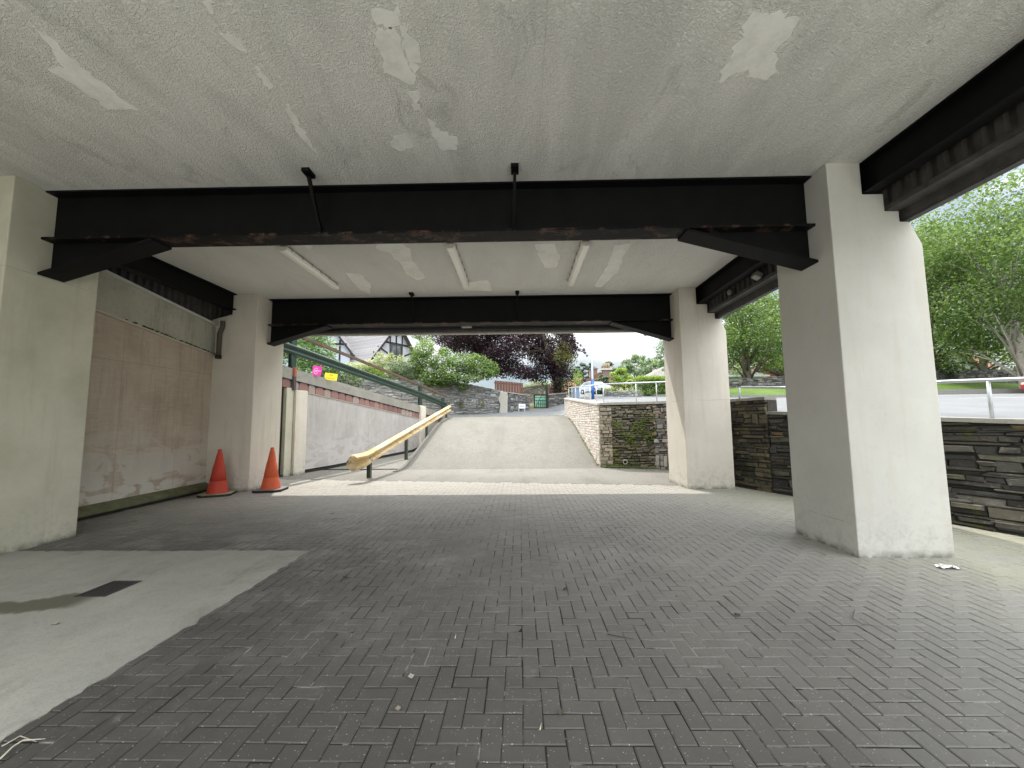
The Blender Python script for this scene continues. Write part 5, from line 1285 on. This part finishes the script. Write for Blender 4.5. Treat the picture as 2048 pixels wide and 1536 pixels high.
def car(lab, x, y, rz, paint, z=None):
    e = empty('parked_car', (x, y, T(x, y) if z is None else z), rz, label=lab, cat='car', group='parked cars')
    W = .85; side = [(-2.0, .32), (-2.05, .6), (-1.95, .88), (-1.55, .98), (-1.15, 1.05), (-.55, 1.43), (.2, 1.50), (1.1, 1.47), (1.75, 1.12), (1.98, .95), (2.05, .55), (2.0, .32)]
    def width(z_): return W-(max(0, z_-.95)/.55)*.20
    wh = [(-1.25), (1.25)]
    b = MB(); n = len(side); vs = [(sx, -width(sz), sz) for sx, sz in side]+[(sx, width(sz), sz) for sx, sz in side]
    b.smooth = False; b.add(vs, [tuple(range(n)), tuple(range(2*n-1, n-1, -1))]+[((i+1) % n, i, n+i, n+(i+1) % n) for i in range(n)], paint)
    b.build('body', mGloss, e, bevel=.05)
    def pane(pts, nm='window', c=(1, 1, 1), m=mGlass): b_ = MB(); b_.add(pts, [tuple(range(len(pts)))], c); return b_.build(nm, m, e)
    o_ = .012
    pane([(-1.14-o_, -.66, 1.07), (-1.14-o_, .66, 1.07), (-.58-o_, .58, 1.42), (-.58-o_, -.58, 1.42)], 'windscreen')
    pane([(1.72+o_, -.60, 1.15), (1.72+o_, .60, 1.15), (1.15+o_, .56, 1.46), (1.15+o_, -.56, 1.46)], 'rear_window')
    for s_ in (-1, 1):
        f = lambda z_: s_*(width(z_)+o_)
        pane([(-.95, f(1.03), 1.03), (.15, f(1.02), 1.02), (.15, f(1.43), 1.43), (-.45, f(1.40), 1.40)]); pane([(.22, f(1.02), 1.02), (1.45, f(1.06), 1.06), (1.05, f(1.42), 1.42), (.22, f(1.43), 1.43)])
        b = MB(); b.box((-2.04, s_*.62-.17, .62), (-1.93, s_*.62+.17, .78), (.75, .78, .8)); b.build('headlight', mGloss, e, bevel=.03)
        b = MB(); b.box((1.95, s_*.66-.13, .68), (2.05, s_*.66+.13, .95), (.4, .02, .02)); b.build('tail_light', mGloss, e, bevel=.03)
        b = MB(); b.box((-.95, s_*.88-.06, 1.0), (-.8, s_*.93+.06, 1.1), paint); b.build('wing_mirror', mGloss, e, bevel=.02)
        for wx in wh:
            b = MB(); m_ = Matrix.Translation((wx, s_*.80, .32)) @ Matrix.Rotation(math.pi/2, 4, 'X')
            vv = MB(); vv.lathe([(.20, -.1), (.31, -.1), (.325, -.05), (.325, .05), (.31, .1), (.20, .1)], 20); vv.v = [tuple(m_ @ Vector(p)) for p in vv.v]; ty = vv.build('wheel', mTyre, e)
            vv = MB(); vv.lathe([(0, -.085), (.20, -.09), (.20, .09), (0, .085)], 16, c=(.4, .41, .42)); vv.v = [tuple(m_ @ Vector(p)) for p in vv.v]; vv.build('rim', mGloss, ty)
    b = MB(); b.box((-2.065, -.45, .38), (-2.03, .45, .56), (.02, .02, .02)); b.build('grille', mTint, e)
    b = MB(); b.box((-2.075, -.25, .44), (-2.066, .25, .53), (.8, .8, .78)); b.build('number_plate', mGloss, e)
    return e
q = at(1187, 798, 47); car('silver blue hatchback parked beyond the lamp post', q.x+.15, q.y, R(112), (.42, .48, .56))
q = at(2150, 785, 25.5); car('red and white car just entering at the right edge', q.x, q.y, R(-8), (.50, .06, .05))

# ------------------------------------------------------------------ houses
def rect_on(m_, b, x0, z0, x1, z1, y=0, t=.03, c=(1, 1, 1)): b.box((x0, y-t, z0), (x1, y, z1), c, mat=m_)
def gable_house(name, lab, loc, rz, w, d, eave, ridge, wallc, roofm, timber=None, win=(), chim=(), base=None, over=.35):
    """gable end on the local -Y side, ridge along local Y"""
    e = empty(name, loc, rz, label=lab, cat='house')
    b = MB(); b.prism([(-w/2, -.5), (w/2, -.5), (w/2, eave), (0, ridge), (-w/2, eave)], 0, d, c=wallc); b.build('wall', mTint, e)
    sl = (ridge-eave)/(w/2); rf = None
    for s_ in (-1, 1):
        x1 = s_*(w/2+over); z1 = eave-over*sl
        b = MB(); b.prism([(0, ridge+.12), (x1, z1+.12), (x1, z1+.02), (0, ridge+.02)], -over, d+over); rf = b.build('roof', roofm, e)
        b = MB(); b.bar((0, -over-.03, ridge-.0), (x1, -over-.03, z1-.0), .05, .24, (.03, .028, .03), upv=Vector((0, 1, 0))) if False else b.prism([(0, ridge+.16), (x1, z1+.16), (x1, z1-.12), (0, ridge-.12)], -over-.06, -over-.01, c=(.035, .03, .035)); b.build('barge_board', mTint, e)
    if timber:
        b = MB()
        for (xa, za, xb, zb, tw) in timber:
            p, q_ = Vector((xa, -.035, za)), Vector((xb, -.035, zb)); dd = (q_-p).normalized(); sd = Vector((dd.z, 0, -dd.x))*tw/2
            vs = [p-sd, q_-sd, q_+sd, p+sd]; b.add([tuple(v) for v in vs]+[(v.x, 0.002, v.z) for v in vs], [(0, 1, 2, 3), (0, 4, 5, 1), (1, 5, 6, 2), (2, 6, 7, 3), (3, 7, 4, 0)], (.035, .032, .035))
        b.build('timber_frame', mTint, e)
    for (xc, zc_, ww, hh, face) in win:
        m_ = Matrix.Identity(4) if face == 'g' else Matrix.Translation((w/2, 0, 0)) @ Matrix.Rotation(math.pi/2, 4, 'Z')
        fr_ = MB(); t_ = .07
        for r4 in ((xc-ww/2, zc_-hh/2, xc+ww/2, zc_-hh/2+t_), (xc-ww/2, zc_+hh/2-t_, xc+ww/2, zc_+hh/2), (xc-ww/2, zc_-hh/2+t_, xc-ww/2+t_, zc_+hh/2-t_), (xc+ww/2-t_, zc_-hh/2+t_, xc+ww/2, zc_+hh/2-t_), (xc-t_/2, zc_-hh/2+t_, xc+t_/2, zc_+hh/2-t_)): rect_on(m_, fr_, *r4, y=-.04, t=.06, c=(.06, .055, .055))
        wo = fr_.build('window', mTint, e); pn = MB(); rect_on(m_, pn, xc-ww/2+t_, zc_-hh/2+t_, xc+ww/2-t_, zc_+hh/2-t_, y=-.03, t=.03); pn.build('pane', mGlass, wo)
    for (xc, yc, zt, cw) in chim:
        b = MB(); b.box((xc-cw/2, yc-cw/2, ridge-1.5), (xc+cw/2, yc+cw/2, zt), (.30, .22, .17)); b.box((xc-cw/2-.06, yc-cw/2-.06, zt), (xc+cw/2+.06, yc+cw/2+.06, zt+.12), (.35, .32, .28)); b.build('chimney', mTint, rf)
    return e
# timber framed house, upper left: gable turned towards the right
ap_ = at(793, 655, 38); zb = T(ap_.x, ap_.y); rg = ap_.z-zb+.35; w_ = 6.6; ev = rg-4.1
tim = [(0, ev+.1, 0, rg-.1, .18), (-3.2, ev+.05, 3.2, ev+.05, .2), (-1.5, rg-1.95, 1.5, rg-1.95, .18), (-.75, ev, -.75, rg-1.0, .14), (.75, ev, .75, rg-1.0, .14), (0, rg-1.2, -.9, rg-.75, .12), (0, rg-1.2, .9, rg-.75, .12),
       (-.75, ev+1.0, -2.2, ev+1.6, .13), (.75, ev+1.0, 2.2, ev+1.6, .13), (-.75, ev+.35, -2.7, ev+1.0, .13), (.75, ev+.35, 2.7, ev+1.0, .13), (-3.2, 1.0, -3.2, ev, .2), (3.2, 1., 3.2, ev, .2), (-1.6, 1.2, -1.6, ev, .15), (1.6, 1.2, 1.6, ev, .15), (-3.2, ev-1.4, 3.2, ev-1.4, .15)]
gable_house('timber_framed_house', 'white house with black timbered gable and slate roof, upper left', (ap_.x, ap_.y, zb), R(60), w_, 11, ev, rg, (.50, .52, .58), mSlate, tim, win=[(0, ev+1.35, 1.25, 1.5, 'g'), (-2.3, ev-.7, 1., 1.1, 'g'), (2.3, ev-.7, 1., 1.1, 'g')], chim=[(0, 8, rg+1.0, .8)])
ap2 = at(640, 640, 36); zb2 = T(ap2.x, ap2.y); rg2 = ap2.z-zb2+.8
tim2 = [(-2.4, rg2-3.0, 2.4, rg2-3.0, .18), (0, rg2-3.0, 1.6, rg2-4.6, .13), (0, .5, 0, rg2-.2, .15), (1.8, 1, 1.8, rg2-2.6, .15)]
gable_house('timber_framed_house', 'pale blue white gabled house half hidden by the feathery tree', (ap2.x, ap2.y, zb2), R(10), 5.4, 8, rg2-3.6, rg2, (.42, .47, .56), mSlate, tim2, win=[(-1, rg2-4.4, .9, 1.0, 'g')])
# red roofed cottage
ap3 = at(1164, 757, 62); zb3 = T(ap3.x, ap3.y)-.5; rg3 = ap3.z-zb3
gable_house('cottage', 'small white cottage with a red tiled gable roof, left of the lamp post', (ap3.x, ap3.y, zb3), R(24), 3.4, 8, rg3-1.9, rg3, (.45, .44, .41), mTileR, [(-1.5, rg3-1.9, 1.5, rg3-1.9, .15), (0, rg3-1.9, 0, rg3-.2, .14)], win=[(0, rg3-2.8, 1.0, .9, 'g')])
ap3 = at(1154, 768, 64); zb3 = T(ap3.x, ap3.y)-.5; rg3 = ap3.z-zb3
gable_house('outbuilding', 'low red roofed outbuilding left of the cottage', (ap3.x, ap3.y, zb3), R(70), 1.8, 1.8, max(1., rg3-.8), rg3, (.6, .55, .5), mTileR)
# bungalow with hip roof
q = at(1345, 724, 46); zb = T(q.x, q.y)-.3; rg = q.z-zb; ev = at(1300, 753, 43).z-zb
e = empty('bungalow', (q.x, q.y, zb), label='bungalow with a grey hipped tile roof behind the tall hedge', cat='house')
b = MB(); b.box((-3.4, -3.2, -.3), (8, 4, ev), (.55, .60, .52)); b.build('wall', mTint, e)
b = MB(); b.add([(-3.9, -3.7, ev-.05), (8.5, -3.7, ev-.05), (8.5, 4.5, ev-.05), (-3.9, 4.5, ev-.05), (.0, .4, rg), (4.6, .4, rg)], [(0, 1, 5, 4), (1, 2, 5), (2, 3, 4, 5), (3, 0, 4), (3, 2, 1, 0)]); b.build('roof', mTileG, e)
b = MB(); b.box((-3.95, -3.76, ev-.20), (8.55, -3.705, ev-.03), (.30, .42, .34)); b.build('gutter', mTint, e)
b = MB(); rect_on(Matrix.Identity(4), b, -1, .9, .6, 2.0, y=-3.2, t=.04, c=(.7, .7, .7)); wo = b.build('window', mTint, e); b = MB(); rect_on(Matrix.Identity(4), b, -.92, .98, .52, 1.92, y=-3.24, t=.02); b.build('pane', mGlass, wo)
# stone chimneys / turret
q = at(1212, 735, 78); zb = T(q.x, q.y)-.5; zt = at(1212, 741, 78).z-zb; zt2 = at(1212, 728, 78).z-zb
e = empty('turreted_house', (q.x, q.y, zb), label='brown stone house top with a big chimney, right of the lamp post', cat='house')
b = MB(); b.box((-4.5, 0, -.5), (2.2, 5, zt-2.2), (.17, .13, .11)); b.build('wall', mTint, e)
b = MB(); b.prism([(-5, zt-2.3), (-1.2, zt-.3), (2.6, zt-2.3)], -.3, 5.3); rf = b.build('roof', mTileB, e)
b = MB(); b.box((-.75, -.8, zt-3.5), (.75, .4, zt), (.17, .12, .11)); b.box((-1.0, -1, zt), (1.0, .6, zt+.35), (.42, .40, .38)); b.build('chimney', mTint, rf)
for k in range(3): b = MB(); b.tube([(-.5+.5*k, -.2, zt+.35), (-.5+.5*k, -.2, zt2+.1)], .22, 10, (.26, .20, .12)); b.build('chimney_pot', mTint, rf)
b = MB(); b.box((-2.9, 1, zt-2.6), (-1.5, 2.4, zt+.5), (.18, .14, .12)); b.prism([(-3.1, zt+.5), (-2.2, zt+1.0), (-1.3, zt+.5)], .8, 2.6, c=(.25, .23, .24)); b.build('turret', mTint, e)
# timbered house across the road
q = at(1902, 700, 45); zb = T(q.x, q.y); rg = q.z-zb; hw = 2.6
tm = []
for x in (-2.4, -.8, .8, 2.4): tm.append((x, .4, x, rg-.6-abs(x)*.9, .22))
tm += [(-2.5, rg-2.9, 2.5, rg-2.9, .24), (-2.5, rg-4.2, 2.5, rg-4.2, .24), (-1.9, rg-1.5, 1.9, rg-1.5, .2), (-.8, rg-2.7, -2., rg-1.7, .16), (.8, rg-2.7, 2., rg-1.7, .16)]
gable_house('timber_framed_house', 'black and white timbered gable seen below the trees across the road', (q.x, q.y, zb), R(-28), 5.2, 8, rg-2.9, rg, (.72, .75, .80), mTileR, tm)
q = at(1950, 712, 50); gable_house('cottage', 'low red tiled roof beside the timbered gable across the road', (q.x, q.y, T(q.x, q.y)), R(60), 6, 9, max(1.6, q.z-T(q.x, q.y)-2.4), q.z-T(q.x, q.y), (.5, .25, .18), mTileR)
q = at(1550, 728, 48); zb = T(q.x, q.y); rg = q.z-zb
gable_house('brick_house', 'dark brick house end at the right edge of the gap between columns', (q.x+1.0, q.y, zb), R(-15), 4.6, 7, rg-.5, rg+1.3, (.10, .07, .055), mTileB, win=[(-1, rg-1.5, .9, 1.2, 'g')])
q = at(1530, 742, 46); gable_house('outbuilding', 'orange brick outbuilding left of the dark brick house', (q.x-.3, q.y, T(q.x, q.y)), R(-10), 2.9, 4, q.z-T(q.x, q.y)-.4, q.z-T(q.x, q.y)+.3, (.34, .16, .10), mTileB)
q = at(1465, 748, 50); gable_house('white_cottage', 'low white building behind the verge wall, left of the forked tree', (q.x-1, q.y, T(q.x, q.y)), R(-5), 7, 5, q.z-T(q.x, q.y), q.z-T(q.x, q.y)+.5, (.75, .76, .76), mSlate)

# kerbs and road paint
b = MB(); kl = [(60, 60*0+33.0), (31, 27), (14, 21.5), (10.2, 23.5), (9.2, 32), (9.5, 45)]
kk = []
for p, q in zip(kl, kl[1:]):
    for t_ in np.linspace(0, 1, 14, endpoint=False): kk.append((p[0]+(q[0]-p[0])*t_, p[1]+(q[1]-p[1])*t_))
vs = []
for i, (x, y) in enumerate(kk):
    a = Vector(kk[max(0, i-1)]); c = Vector(kk[min(len(kk)-1, i+1)]); d = (c-a).normalized(); n_ = Vector((-d.y, d.x)); z = T(x-.0, y-.0)
    z = 1.45+.075*(y-5.9) if x > 9.8 else T(x-.3, y)
    h_ = .30 if x > 20 else .14
    for (o_, zz) in ((.12, -.1), (.12, h_), (-.14, h_), (-.14, -.1)): vs.append((x+n_.x*o_, y+n_.y*o_, z+zz))
b.add(vs, [(i*4+k, i*4+k+1, i*4+5+k, i*4+4+k) for i in range(len(kk)-1) for k in range(3)]); b.build('kerb', mStoneC, kind='structure'); 
me = bpy.data.objects['kerb'].data; me.color_attributes['col'].data.foreach_set('color', np.tile(np.array([.22, .22, .21, 1], dtype=np.float32), len(me.vertices)))
def paint(x0, y0, x1, y1, wd, seg=1., gap=0., c=(.62, .60, .56)):
    b = MB(); p, q = Vector((x0, y0)), Vector((x1, y1)); L = (q-p).length; d = (q-p)/L; n_ = Vector((-d.y, d.x))*wd/2; s = 0
    while s < L:
        a, e_ = p+d*s, p+d*min(L, s+seg); vs = []
        for u in (a-n_, e_-n_, e_+n_, a+n_): vs.append((u.x, u.y, 1.45+.075*(u.y-5.9)+.008))
        b.add(vs, [(0, 1, 2, 3)], c); s += seg+gap
    return b
b = paint(12, 15.6, 60, 25.5, .10, 4, 2); b.build('road_marking', mTint, kind='structure')
b = paint(13, 19.8, 60, 30.6, .10, 60, 0, (.60, .55, .48)); b.build('road_marking', mTint, kind='structure')
b = paint(16, 21.5, 60, 31.6, .10, 60, 0, (.60, .55, .48)); b.build('road_marking', mTint, kind='structure')
